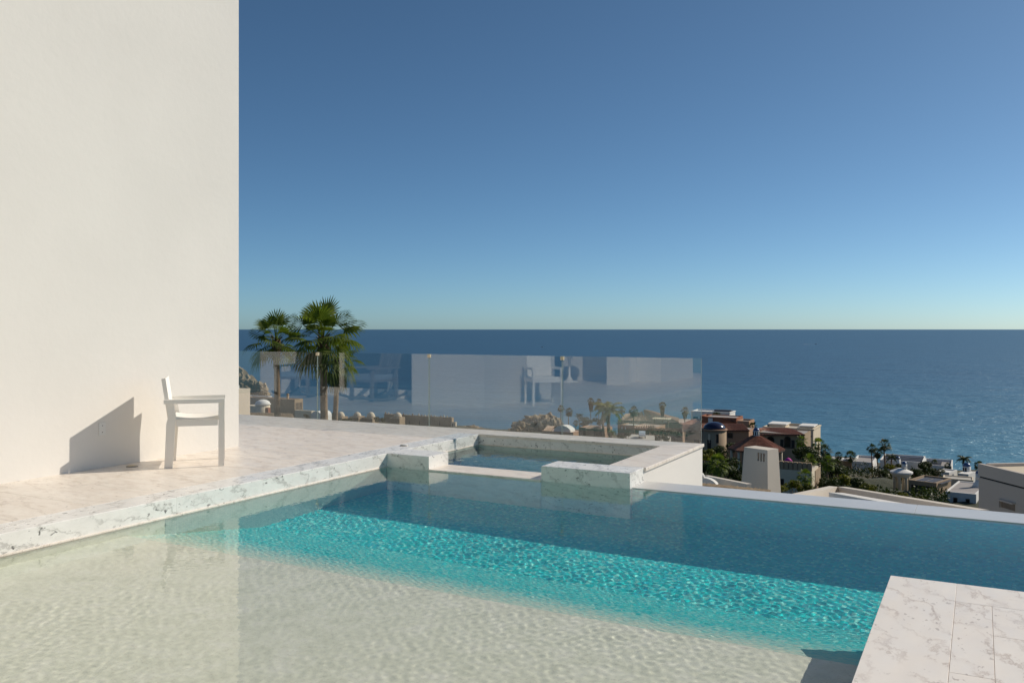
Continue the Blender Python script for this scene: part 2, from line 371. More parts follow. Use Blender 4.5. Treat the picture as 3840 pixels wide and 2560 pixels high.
# the pool shell
pool = bpy.data.objects.new('pool_basin', None); sc.collection.objects.link(pool); tag(pool, kind='structure')
recv = []
def pbox(name, mat, *a):
    o = MB().box(*a).build(name, mat, pool); recv.append(o); return o
pbox('tanning_shelf', M['shelf'], XL-.3, XP+.02, -1.9, 4.40, -2.2, SH)
o = MB().prism([(4.402, -2.2), (5.78, -2.2), (5.78, DEEP), (4.402, SH-.02)], 0, XL-.3, XP+.02).build('sloping_floor', M['depthtint'], pool); recv.append(o)
pbox('pool_floor', M['mosaic'], XL-.3, 3.9, 5.782, 7.72, -2.2, DEEP)
pbox('pool_floor', M['mosaic'], XP+.021, 3.9, 4.742, 5.781, -2.2, DEEP)
pbox('pool_wall', M['shelf'], XL-.3, XL-.004, -1.9, 4.74, -2.2, WZ-.036)
pbox('pool_wall', M['palewall'], XL-.3, XL-.004, 4.742, YF-.004, -2.2, WZ-.036)
pbox('pool_wall', M['shelf'], XL-.3, XP, -2.2, -1.5, -2.2, -.02)
pbox('pool_wall', M['mosaic'], 3.5, 3.9, 4.6, 8.1, -2.2, -.03)
pbox('pool_wall', M['mosaic'], XL-.3, 3.5, 7.71, 8.08, -3.2, WZ-.02)
for x0, x1 in row(XR+.003, 3.5, 2.4): recv.append(slab('weir_slab', pool, x0+g_, x1-g_, 7.70, 8.10, WZ-.06, WZ+.006, M['weir'], ch=.002))
pbox('outer_wall', M['stucco'], XR+.04, 3.5, 7.95, 8.09, -6, WZ-.062)

# the spa built onto the terrace corner
spa = thing('spa_tub', 'square marble spa raised at the far corner of the pool', 'hot tub', (-4.3, 8.9, WZ))
def sp(name, mat, *a): o = MB().box(*a).build(name, mat, spa); recv.append(o); return o
def ss(name, *a, **k): o = slab(name, spa, *a, **k); recv.append(o); return o
ss('corner_block', XL+.001, XA, YF, YFB, -1.9, 0, M['coping'], ch=.004)
ss('corner_block', XB, XR, YF, YFB, -1.9, 0, M['coping'], ch=.004)
ss('spill_ledge', XA+.002, XB-.002, YF-.012, YFB, -1.9, WZ+.014, M['marble'], ch=.005)
ss('rim_slab', XRI, XR+.022, YFB+.002, YFI, -.034, 0, M['marble'], ch=.004)
for x0, x1 in ((XL+.001, -4.4), (-4.4, XR+.022)): ss('rim_slab', x0+g_, x1-g_, YFI+.001, YG, -.034, 0, M['marble'], ch=.004)
ss('inner_facing', XL+.001, XRI-.001, YFI+.001, YFI+.035, -.40, -.036, M['coping'], ch=.002)
ss('inner_facing', XRI+.001, XRI+.035, YFB+.004, YFI-.001, -.40, -.036, M['coping'], ch=.002)
ss('waterline_trim', XL+.013, XRI-.014, YFI-.012, YFI, WZ-.02, WZ+.022, M['marble'], ch=.002)
ss('waterline_trim', XRI-.012, XRI, YFB+.01, YFI-.014, WZ-.02, WZ+.022, M['marble'], ch=.002)
ss('waterline_trim', XL, XL+.012, YFB+.01, YFI-.001, WZ-.02, WZ+.022, M['marble'], ch=.002)
sp('side_wall', M['stucco'], XRI+.037, XR, YFB+.003, YG-.002, -6, -.036)
sp('side_wall', M['stucco'], XL+.001, XRI+.035, YFI+.037, YG-.002, -6, -.036)
sp('floor', M['tubtile'], XL-.1, XRI+.036, YFB+.001, YFI+.036, -1.9, -1.10)
sp('bench', M['tubtile'], XL-.004, XRI+.002, YFI-.42, YFI+.036, -1.098, -.58)
sp('bench', M['tubtile'], XRI-.42, XRI+.036, YFB+.002, YFI-.421, -1.098, -.58)

# platform the camera stands on
plat = bpy.data.objects.new('stone_platform', None); sc.collection.objects.link(plat); tag(plat, kind='structure')
def ps(*a, **k): o = slab('marble_slab', plat, *a, **k); recv.append(o)
recv.append(MB().box(XP+.006, 3.499, -3, YP-.006, -2.2, -.0025).build('core', M['grout2'], plat))
J1, J2, YJ = -.108, .050, 4.812
jw = .0008
ps(XP, J1-jw, 2.05, YP, -.036, 0, M['platform'], ch=.0015)
ps(XP, J1-jw, -.2, 2.05-jw*2, -.036, 0, M['platform'], ch=.0015)
ps(XP, J1-jw, -3, -.2-jw*2, -.036, 0, M['platform'], ch=.0015)
ps(J1, 1.5, YJ+jw, YP, -.036, 0, M['platform'], ch=.0015)
ps(1.5+jw, 3.5, YJ+jw, YP, -.036, 0, M['platform'], ch=.0015)
for y0, y1 in row(-3.19, YJ, 1.0): ps(J1+jw, J2-jw, y0+jw, y1-jw, -.036, 0, M['platform'], ch=.0012)
for y0, y1 in row(-3.5, YJ, 1.35, 1.1):
    for x0, x1 in row(J2, 3.5, 1.15): ps(x0+jw, x1-jw, y0+jw, y1-jw, -.036, 0, M['platform'], ch=.0012)

# water bodies: closed meshes with a rippled top
def water(name, x0, x1, y0, y1, z, zb, step, amp, mat, seed, lam=(.055, .22)):
    x = np.arange(x0, x1+step*.5, step); y = np.arange(y0, y1+step*.5, step)
    X, Y = np.meshgrid(x, y, indexing='ij'); Z = np.full_like(X, z); q = np.random.default_rng(seed); N = 44
    for i in range(N):
        l = q.uniform(*lam); k = 2*np.pi/l; th = q.normal(.5, 1.0); ph = q.uniform(0, 6.28)
        Z += amp*l**1.7/math.sqrt(N)*np.sin(k*(X*np.cos(th)+Y*np.sin(th))+ph)
    E_ = sum(np.sin(q.uniform(1.2, 4.5)*(X*math.cos(a)+Y*math.sin(a))+a*9) for a in q.uniform(0, 6.28, 6))/6
    Z = z+(Z-z)*(1+.75*E_)
    for i in range(5):
        l = q.uniform(.6, 1.6); k = 2*np.pi/l; th = q.uniform(0, 6.28); ph = q.uniform(0, 6.28)
        Z += amp*.012*np.sin(k*(X*np.cos(th)+Y*np.sin(th))+ph)
    nx, ny = X.shape; P = np.stack([X, Y, Z], -1).reshape(-1, 3); idx = np.arange(nx*ny).reshape(nx, ny)
    Fq = np.stack([idx[:-1, :-1], idx[1:, :-1], idx[1:, 1:], idx[:-1, 1:]], -1).reshape(-1, 4)
    per = np.concatenate([idx[:, 0], idx[-1, 1:], idx[-2::-1, -1], idx[0, -2:0:-1]]); n0 = len(P); m_ = len(per)
    B = P[per].copy(); B[:, 2] = zb; P = np.concatenate([P, B])
    nxt = np.roll(per, -1); lo = n0+np.arange(m_); ln = np.roll(lo, -1)
    sides = np.stack([nxt, per, lo, ln], -1)
    quads = np.concatenate([Fq, sides])
    me = bpy.data.meshes.new(name); me.vertices.add(len(P)); me.vertices.foreach_set('co', P.ravel())
    nl = quads.size+m_; me.loops.add(nl)
    me.loops.foreach_set('vertex_index', np.concatenate([quads.ravel(), lo[::-1]]).astype(np.int32))
    me.polygons.add(len(quads)+1)
    me.polygons.foreach_set('loop_start', np.concatenate([np.arange(len(quads))*4, [quads.size]]).astype(np.int32))
    sm = np.zeros(len(quads)+1, bool); sm[:len(Fq)] = True; me.polygons.foreach_set('use_smooth', sm)
    me.update(calc_edges=True); me.validate(); me.materials.append(mat)
    o = link_mesh(name, me); tag(o, kind='structure'); o.cycles.is_caustics_caster = True; return o
water('pool_water', XL-.02, 3.52, -1.52, 7.715, WZ, -2.35, .0105, .0155, M['water'], 5, (.03, .075))
water('spa_water', XL-.02, XRI+.02, YFB-.02, YFI+.02, WZ+.012, -2.0, .02, .016, M['tubwater'], 9)
recv += [o for o in terr.children]
for o in recv: o.cycles.is_caustics_receiver = True

# ------------------------------------------------------------------ the villa the terrace belongs to
villa = thing('villa', 'tall plain white stucco villa wall rising from the marble terrace', 'house', (-8.2, 5.9, 0))
MB().box(-9.0, XW, 4.51, 7.305, 0, 7.5).build('wall', M['stucco'], villa)
w = MB().box(-13.6, -12.65, 5.9, 6.35, 0, 7.5).box(-12.65, -9.001, 5.9, 6.35, 2.6, 7.5).box(-13.6, -9.001, 1.0, 5.9, 3.0, 7.4)
w.build('wall', M['stucco'], villa)
MB().box(-13.6, -13.3, -4.5, 5.9, 0, 7.4).build('inner_wall', M['darkwood_and_shade'], villa)  # both inner walls coloured dark to paint the room's shade
MB().box(-13.3, -9.8, -4.8, -4.5, 0, 3.0).build('inner_wall', M['darkwood_and_shade'], villa)
MB().box(-9.001, -8.9, .62, 4.5, 2.55, 2.699).build('lintel', M['stucco'], villa)
MB().box(-7.0, 8.0, -9.5, -5.2, 0, 7.4).build('wall', M['stucco'], villa)  # unseen wing, added to cut sky fill and bounce warm sunlight
for x in (-5.5, -1.5, 2.5): MB().box(x, x+2.6, -5.21, -5.12, .05, 2.5).build('door_pane', M['pane'], villa)  # unseen doors on the added wing
MB().box(-9.8, -7.74, -4.8, .62, 2.7, 7.4).box(-13.3, -7.74, .62, 4.5, 2.7, 7.4).build('wall', M['stucco'], villa)
MB().box(-7.95, -7.50, .30, .62, 0, 2.7).build('pillar', M['paint'], villa)
MB().box(-7.72, -7.08, -3.6, -.85, 0, 1.35).build('wall', M['stucco'], villa)
MB().box(-9.8, -7.722, -4.5, -.85, 0, 2.7).build('wall', M['stucco'], villa)
MB().box(-7.95, -7.72, -.84, -.40, 0, 2.7).build('pillar', M['paint'], villa)
for x in (-12.65, -11.45, -10.25, -9.06):
    MB().box(x, x+.09 if x > -12 else x+.12, 6.22, 6.34, 0, 2.6).build('door_frame', M['paint'], villa)
MB().box(-12.53, -9.06, 6.23, 6.33, 0, .16).build('door_frame', M['paint'], villa)
for x0, x1 in ((-12.53, -11.45), (-11.36, -10.25), (-10.16, -9.06)):
    MB().box(x0, x1, 6.27, 6.29, .16, 2.6).build('door_pane', M['pane'], villa)
pl_ = thing('outlet_plate', 'white rectangular outlet plate set low on the white villa wall', 'outlet', (XW+.004, 5.52, .40))
def onwall(px, py, X=XW):
    d = X/(ray(px)*CO-SI); return d*(CO+ray(px)*SI), HC-(py-1234)/FPX*d
ya, za = onwall(370, 1632); yb, zb = onwall(394, 1583)
MB().box(XW, XW+.008, ya, yb, za, zb).build('plate', M['plate'], pl_)
for zz in (za+.028, zb-.028):
    MB().lathe([(.004, 0), (.004, .003)], 0, 0, 10).add([], []).build('screw', M['dark'], pl_, False)
    s_ = pl_.children[-1]; s_.location = (XW+.008-pl_.location.x, (ya+yb)/2-pl_.location.y, zz-pl_.location.z); s_.rotation_euler = (0, math.pi/2, 0)
def disc(px, py, name, label, cat, mat, r):
    d = FPX*HC/(py-1234); x, y = world_uv(ray(px)*d, d); t_ = thing(name, label, cat, (x, y, 0))
    MB().lathe([(r, .0), (r, .006), (r*.86, .010)], 0, 0, 24).build('rim', M['metal'], t_, False)
    MB().lathe([(r*.84, .0101), (r*.84, .0125), (r*.1, .0135)], 0, 0, 24).build('cover', mat, t_, False)
disc(495, 1749, 'floor_drain', 'round bronze drain cover in the deck beside the white armchair', 'drain', M['brass'], .055)
disc(1516, 1670.5, 'deck_light', 'small round pale lid in the deck beside the spa', 'lid', M['plate'], .05)

# glass balustrade
gy = 10.115
rail = thing('glass_balustrade', 'frameless glass balustrade along the far edge of the terrace', 'railing', (-6.5, gy, 0))
edges = [-12.62, -10.77, -8.755, -6.75, -4.71, -2.895]
for a, b_ in zip(edges[:-1], edges[1:]):
    pn = MB().box(a+.007, b_-.007, gy-.006, gy+.006, -.55, .995).build('pane', M['glass'], rail)
    for xe, sgn in ((a+.007, -1), (b_-.007, 1)):
        MB().box(min(xe, xe+sgn*.002), max(xe, xe+sgn*.002), gy-.0055, gy+.0055, -.55, .994).build('edge_seal', M['glassedge'], pn)
for x in edges[1:-1]: MB().box(x-.021, x+.021, gy-.016, gy+.016, .945, .992).build('clip', M['brass'], rail)
for a, b_ in zip(edges[:-1], edges[1:]): MB().box(a+.2, b_-.2, gy-.06, gy+.02, -.62, -.45).build('base_shoe', M['metal'], rail)

# ------------------------------------------------------------------ armchair
def chair():
    c = thing('armchair', 'white wooden armchair standing sideways in front of the white wall', 'chair', (-6.532, 6.181, 0), R(46.0))
    W, AH = .56, .66; wh = M['paint']
    for y0 in (0, W-.040):                       # square front legs, raked rear legs
        MB().box(-.054, 0, y0, y0+.038, 0, AH-.041).build('leg', wh, c, False)
        MB().prism([(-.548, 0), (-.474, 0), (-.450, .40), (-.442, .50), (-.512, .50), (-.53, .43)], 1, y0+.002, y0+.038).build('leg', wh, c, False)
        MB().prism([(-.513, .501), (-.535, .6195), (-.468, .6195), (-.443, .501)], 1, y0+.002, y0+.038).build('back_post', wh, c, False)
    for y0, y1 in ((-.012, .048), (W-.048, W+.012)):
        MB().box(-.553, .004, y0, y1, AH-.040, AH).build('armrest', wh, c, False)
    MB().prism([(-.513, .42), (-.578, .858), (-.541, .866), (-.478, .43)], 1, .050, W-.050).build('backrest', wh, c, False)
    s = MB(); P = []
    for i in range(9):                           # slung seat with a dip
        f = i/8; P.append((-.470+f*.420, .497-.022*math.sin(math.pi*f)))
    s.prism(P+[(P[-1][0], .46), (P[0][0], .46)], 1, .042, W-.042).build('seat', wh, c, False)
    for y0 in (.004, W-.038): MB().box(-.442, -.059, y0, y0+.034, .40, .459).build('apron', wh, c, False)
    MB().box(-.050, -.010, .041, W-.041, .40, .459).build('apron', wh, c, False)
    return c
chair()
def rocker(x, y, rz, label):
    c = thing('rocking_chair', label, 'chair', (x, y, 0), rz, 'rocking chairs on the recessed porch'); W = .62; dw = M['darkwood_and_shade']
    for sy in (-1, 1):
        y0 = sy*W/2-.03; pts = [(-.55+1.1*i/10, y0+.03, .03+.11*((i-5)/5)**2) for i in range(11)]
        MB().tube(pts, .025, 6).build('rocker', dw, c, False)
        MB().box(.24, .30, y0, y0+.06, .045, .60).build('leg', dw, c, False)
        MB().box(-.32, -.26, y0, y0+.06, .05, .62).build('leg', dw, c, False)
        MB().box(-.36, .36, y0-.02, y0+.08, .602, .635).build('armrest', dw, c, False)
        MB().prism([(-.26, .40), (-.32, .40), (-.52, 1.08), (-.47, 1.10)], 1, y0+.061 if sy < 0 else y0-.031, y0+.091 if sy < 0 else y0-.001).build('back_post', dw, c, False)
    MB().box(-.28, .30, -W/2+.032, W/2-.032, .36, .40).build('seat', dw, c, False)
    MB().box(-.24, .28, -W/2+.05, W/2-.05, .401, .50).build('cushion', M['cushion'], c, False)
    for k in range(7):
        yy = -.21+.07*k
        MB().prism([(-.285, .42), (-.30, .42), (-.50, 1.06), (-.485, 1.06)], 1, yy-.018, yy+.018).build('slat', dw, c, False)
    MB().prism([(-.48, 1.061), (-.51, 1.061), (-.525, 1.12), (-.495, 1.12)], 1, -W/2+.06, W/2-.06).build('top_rail', dw, c, False)
rocker(-11.95, 6.95, R(75), 'dark rocking chair mirrored in the glass left of the tall palm trunk')
rocker(-10.05, 7.05, R(105), 'dark rocking chair mirrored in the glass right of the palms')
tt = thing('pedestal_table', 'round white pedestal table mirrored faintly in the glass', 'table', (-9.2, .05, 0))
MB().lathe([(.26, 0), (.25, .012), (.10, .04), (.035, .16), (.028, .42), (.05, .60), (.12, .70)], 0, 0, 28).build('pedestal', M['paint'], tt, False)
MB().lathe([(.45, .7005), (.50, .712), (.50, .725), (.48, .735)], 0, 0, 36).build('table_top', M['paint'], tt, False)

# ------------------------------------------------------------------ plants
def fan_frond(mb, hub, az, el, pet, rad, nseg, droop, q, width=1.0):
    """one fan palm frond: a stalk and a pleated fan that splits into hanging tips"""
    d = Vector((math.cos(az)*math.cos(el), math.sin(az)*math.cos(el), math.sin(el)))
    side = Vector((-math.sin(az), math.cos(az), 0)); up = d.cross(side)*-1
    if up.z < 0 and el < 1.2: up = -up
    side = (side*math.cos(q.uniform(-.5, .5))+up*math.sin(q.uniform(-.5, .5))).normalized()
    p1 = hub+d*pet*.55; p2 = hub+d*pet-Vector((0, 0, pet*.10*max(0, math.cos(el))))
    d2 = (p2-p1).normalized(); w = rad*.028
    mb.add([hub-side*w*1.6, hub+side*w*1.6, p1+side*w, p1-side*w, p2+side*w, p2-side*w], [(0, 1, 2, 3), (3, 2, 4, 5)])
    amax = R(98 if el > .9 else 116); V = [p2]; Fc = []
    nrm = side.cross(d2)
    if nrm.z < 0: nrm = -nrm
    for i in range(nseg):
        a0 = -amax+2*amax*i/nseg; da = 2*amax/nseg; am = a0+da/2
        L = rad*(.80+.20*math.cos(am*.8))*q.uniform(.9, 1.08)
        def pt(a, r, z=0):
            x = d2*math.cos(a)+side*math.sin(a)
            fall = max(0, (r/rad-.42))**1.6*droop*rad
            return p2+x*r*(1-.25*max(0, r/rad-.5)*droop)+nrm*z*rad-Vector((0, 0, fall))
        e = 1 if i % 2 else -1
        b_ = len(V); lw = .34*width
        V += [pt(a0+da*.04, L*.44, .02), pt(a0+da*.96, L*.44, -.02), pt(am-da*.36*lw*2, L*.74), pt(am+da*.36*lw*2, L*.74), pt(am, L)]
        Fc += [(0, b_, b_+1), (b_, b_+2, b_+3, b_+1), (b_+2, b_+4, b_+3)]
    mb.add(V, Fc)
def pinnate_frond(mb, hub, az, el, L, nleaf, q):
    pts = []; p = Vector(hub); e = el
    for k in range(9):
        pts.append(p.copy()); d = Vector((math.cos(az)*math.cos(e), math.sin(az)*math.cos(e), math.sin(e))); p += d*L/8; e -= .26*q.uniform(.7, 1.3)
    side = Vector((-math.sin(az), math.cos(az), 0)); mb.tube(pts, [L*.012*(1-k/10) for k in range(9)], 4, False)
    for i in range(nleaf):
        f = .12+.86*i/nleaf; k = min(7, int(f*8)); g = f*8-k; c = pts[k].lerp(pts[k+1], g); ax = (pts[k+1]-pts[k]).normalized()
        ll = L*.30*math.sin(math.pi*min(.95, .12+f*.85))*q.uniform(.85, 1.1)
        for sg in (-1, 1):
            dr = (side*sg*.8+ax*.55-Vector((0, 0, q.uniform(.25, .75)))).normalized(); wv = ax*L*.022
            mb.add([c-wv, c+wv, c+dr*ll*.6+wv*.8, c+dr*ll], [(0, 1, 2, 3)])
def fan_crown(seed, n, nseg, lo=-55):
    q = random.Random(seed); mb = MB()
    for i in range(n):
        f = (i+.5)/n; el = R(82-(82-lo)*f**.9)+q.uniform(-.12, .12); az = i*2.399+q.uniform(-.3, .3)
        fan_frond(mb, Vector((0, 0, .05)), az, el, q.uniform(.42, .58), q.uniform(.44, .54), nseg, .5+.8*f, q)
    return mb
def coco_crown(seed, n=15, nleaf=22):
    q = random.Random(seed); mb = MB()
    for i in range(n):
        f = (i+.5)/n; pinnate_frond(mb, Vector((0, 0, 0)), i*2.399+q.uniform(-.3, .3), R(86-70*f), q.uniform(.9, 1.1), nleaf, q)
    return mb
def leaf_blob(seed, n, size, flat=.8, lobes=7):
    q = np.random.default_rng(seed); C = []
    for i in range(lobes):
        a = q.uniform(0, 6.28); r = q.uniform(.2, .62); C.append((r*math.cos(a), r*math.sin(a), q.uniform(-.35, .5)*flat, q.uniform(.3, .48)))
    V = np.zeros((n, 4, 3)); ci = q.integers(0, lobes, n)
    for k in range(n):
        cx, cy_, cz, cr = C[ci[k]]; d = q.normal(size=3); d /= np.linalg.norm(d); rr = cr*q.uniform(.55, 1.05)**.6
        p = np.array([cx, cy_, cz])+d*rr*np.array([1, 1, flat]); nrm = d+q.normal(size=3)*.6; nrm /= np.linalg.norm(nrm)
        a = np.cross(nrm, q.normal(size=3)); a /= np.linalg.norm(a); b_ = np.cross(nrm, a); s_ = size*q.uniform(.6, 1.4)
        V[k] = [p-a*s_, p-b_*s_*.45, p+a*s_, p+b_*s_*.45]
    mb = MB(); mb.v = [tuple(x) for x in V.reshape(-1, 3)]; mb.f = [(4*k, 4*k+1, 4*k+2, 4*k+3) for k in range(n)]; mb.sm = [False]*n
    return mb
CROWN = {'fan': [fan_crown(20+i, 30, 11).mesh('fan_crown', M['palmdark']) for i in range(3)],
         'coco': [coco_crown(40+i).mesh('feather_crown', M['coco']) for i in range(2)],
         'cocodark': [coco_crown(50).mesh('feather_crown', M['palmdark'])],
         'fangreen': [fan_crown(30, 26, 11).mesh('fan_crown', M['palm'])],
         'bush': [leaf_blob(60+i, 2200, .075).mesh('leafy_crown', M['leaf']) for i in range(3)],
         'yellow': [leaf_blob(70+i, 1100, .10).mesh('leafy_crown', M['leafyellow']) for i in range(2)]}
cnt = [0]
def crown_at(parent, kind, p, r, name='crown', sz=1.0):
    cnt[0] += 1; me = CROWN[kind][cnt[0] % len(CROWN[kind])]
    o = bpy.data.objects.new(name, me); sc.collection.objects.link(o); o.parent = parent
    o.location = p-parent.location; o.scale = (r, r, r*sz); o.rotation_euler = (0, 0, cnt[0]*1.7); return o
def far_palm(px, py, v, half, label, kind='fan', skirt=0, lean=0, bpx=None, group='palms on the hillside', zb=None):
    """crown hub at (px, py), half = half crown width in photo pixels"""
    hub = at(px, py, v); r = half*v/FPX; bx, by = world_uv(ray(px if bpx is None else bpx)*v, v)
    gz = ground_z(ray(px)*v, v)-.5 if zb is None else zb
    t_ = thing('palm_tree', label, 'palm tree', (bx, by, gz), 0, group)
    n = 6; pts = [Vector((bx, by, gz)).lerp(hub, (k/n)) + Vector((0.15*r*math.sin(k), 0, 0))*(0 if k in (0, n) else .5) for k in range(n+1)]
    tr = max(.11, r*.085); MB().tube([p-t_.location for p in pts], [tr*(1.25-.35*k/n) for k in range(n+1)], 7).build('trunk', M['trunk'], t_, False)
    crown_at(t_, kind, hub, r*(1.0 if 'coco' not in kind else 1.05))
    if skirt:
        sr = r*.50; h = skirt*v/FPX; q = random.Random(int(px)); mb = MB()
        for i in range(70):
            a = q.uniform(0, 6.28); rr = sr*q.uniform(.55, 1.0); l = h*q.uniform(.75, 1.05); w_ = r*.06
            x, y = rr*math.cos(a), rr*math.sin(a); tx, ty = -math.sin(a)*w_, math.cos(a)*w_
            mb.add([(x*.5-tx, y*.5-ty, 0), (x*.5+tx, y*.5+ty, 0), (x+tx, y+ty, -l*.5), (x*.6, y*.6, -l), (x-tx, y-ty, -l*.5)], [(0, 1, 2, 3, 4)])
        mb.build('dry_skirt', M['skirt'], t_, False).location = hub-t_.location
    return t_
def shrub(px, py, v, half, label, kind='bush', sz=.85, group='shrubs on the hillside'):
    c = at(px, py, v); r = half*v/FPX; x, y = c.x, c.y; gz = min(ground_z(ray(px)*v, v)-.4, c.z-r*.5)
    t_ = thing('shrub' if half < 32 else 'tree', label, 'shrub' if half < 32 else 'tree', (x, y, gz), 0, group)
    h = c.z-gz
    mb = MB().tube([(0, 0, 0), (.05*r, 0, h*.5), (0, .05*r, h)], [r*.09, r*.07, r*.04], 6)
    for a in (0.4, 2.3, 4.4): mb.tube([(0, 0, h*.6), (math.cos(a)*r*.25, math.sin(a)*r*.25, h*.85), (math.cos(a)*r*.5, math.sin(a)*r*.5, h+r*.15)], [r*.05, r*.04, r*.02], 5)
    mb.build('trunk', M['trunk'], t_, False); crown_at(t_, kind, c, r, sz=sz); return t_

# the three fan palms just below the terrace, every frond a part
def near_palm(px, py, v, half, bpx, nfr, label, seed, lo=-50, trunk_r=.16, dead=0):
    q = random.Random(seed); hub = at(px, py, v); r = half*v/FPX; bx, by = world_uv(ray(bpx)*v, v); gz = ground_z(ray(bpx)*v, v)-.5
    t_ = thing('palm_tree', label, 'palm tree', (bx, by, gz), 0, 'fan palms below the terrace')
    L = hub-t_.location; pts = []; n = 14
    for k in range(n+1):
        f = k/n; p = L*f; p = p+Vector((CO, SI, 0))*(.10*math.sin(f*5+seed)*(1-f)); pts.append(p)
    MB().tube(pts, [trunk_r*(1.25-.42*(k/n))*(1+.05*(k % 2)) for k in range(n+1)], 12).build('trunk', M['trunk'], t_, False)
    bo = MB()
    for i in range(60):                                       # old leaf bases under the crown
        a = i*2.399; z = -r*.62+r*.75*i/60; rr = trunk_r*(.95+.75*i/60)
        p = L+Vector((math.cos(a)*rr*.75, math.sin(a)*rr*.75, z)); d = Vector((math.cos(a), math.sin(a), .75)); s_ = Vector((-math.sin(a), math.cos(a), 0))*.07
        bo.add([p-s_, p+s_, p+d*.22+s_*.6, p+d*.22-s_*.6], [(0, 1, 2, 3)])
    bo.lathe([(trunk_r*.95, L.z-r*.62), (trunk_r*1.55, L.z-r*.25), (trunk_r*1.35, L.z+r*.05)], L.x, L.y, 10)
    bo.build('leaf_bases', M['skirt'], t_, False)
    for i in range(nfr):
        f = (i+.5)/nfr; el = R(84-(84-lo)*f**.85)+q.uniform(-.10, .10); az = i*2.399+q.uniform(-.35, .35)
        mb = MB(); fan_frond(mb, Vector((0, 0, 0)), az, el, r*q.uniform(.44, .62), r*q.uniform(.48, .58), 20, .12+1.25*f, q)
        o = mb.build('frond', M['palm'], t_, False); o.location = L
    for i in range(dead):
        mb = MB(); fan_frond(mb, Vector((0, 0, 0)), i*2.399+1, R(-72)+q.uniform(-.15, .15), r*.55, r*.5, 16, 1.2, q); o = mb.build('frond', M['palmdark'], t_, False); o.location = L-Vector((0, 0, r*.15))
near_palm(1036, 1280, 48, 124, 1048, 21, 'shorter green fan palm next to the white wall edge', 3, -42, .17)
near_palm(1212, 1272, 46, 172, 1228, 27, 'tallest green fan palm standing above the glass balustrade', 7, -48, .20)
near_palm(1268, 1345, 50, 100, 1232, 16, 'leaning fan palm with hanging fronds half behind the tallest palm', 12, -60, .15, 7)

# ------------------------------------------------------------------ rocks
def rock_mesh(seed, sub=4):
    bm = bmesh.new(); bmesh.ops.create_icosphere(bm, subdivisions=sub, radius=1)
    for v in bm.verts:
        p = v.co.copy(); n = noise.fractal(p*1.3+Vector((seed*7.1, seed*3.3, 0)), 1, 2, 4); c = noise.cell(p*1.8+Vector((seed, 0, seed)))
        m_ = noise.fractal(p*4+Vector((seed, 0, 0)), 1, 2.2, 4); v.co = p*(1+.30*n+.22*(c-.5)+.10*m_)
    me = bpy.data.meshes.new('boulder'); bm.to_mesh(me); bm.free(); me.materials.append(M['rock']); return me
ROCK = [rock_mesh(i) for i in range(5)]
def rocks(name, label, cat, items):
    """items: (px, py, v, half width px, half height px)"""
    p0 = at(items[0][0], items[0][1], items[0][2]); g = thing(name, label, cat, (p0.x, p0.y, min(ground_z(ray(items[0][0])*items[0][2], items[0][2]), p0.z)))
    for i, (px, py, v, hx, hy) in enumerate(items):
        o = bpy.data.objects.new('boulder', ROCK[i % 5]); sc.collection.objects.link(o); o.parent = g
        p = at(px, py, v); o.location = p-g.location; o.scale = (hx*v/FPX, hx*v/FPX, hy*v/FPX); o.rotation_euler = (0, 0, i*1.3)
rocks('rocky_outcrop', 'tan boulder slope showing beside the white wall edge through the glass', 'rocks',
      [(880, 1450, 520, 70, 68), (925, 1440, 510, 34, 30), (950, 1455, 505, 30, 32), (975, 1462, 500, 28, 34), (935, 1480, 495, 48, 30), (985, 1486, 495, 26, 28), (905, 1425, 512, 20, 26)]
      + [(random.uniform(885, 1000), random.uniform(1440, 1490), 490, random.uniform(6, 14), random.uniform(6, 13)) for _ in range(26)])
rocks('sea_rock', 'big brown sea rock behind the glass left of the middle palms', 'rocks',
      [(2000, 1605, 420, 70, 40), (2060, 1590, 415, 45, 36), (1960, 1610, 412, 36, 30), (2010, 1578, 418, 50, 24), (2045, 1570, 425, 36, 16), (1935, 1618, 408, 28, 20), (2085, 1605, 405, 30, 34)]
      + [(random.uniform(1925, 2095), random.uniform(1585, 1622), 402, random.uniform(6, 16), random.uniform(5, 12)) for _ in range(22)])
rocks('shore_rocks', 'low dark rocks at the waterline right of the long tan wall', 'rocks', [(1750, 1606, 440, 30, 10), (1775, 1604, 442, 22, 10), (1730, 1610, 438, 20, 8), (1790, 1608, 440, 24, 8)])

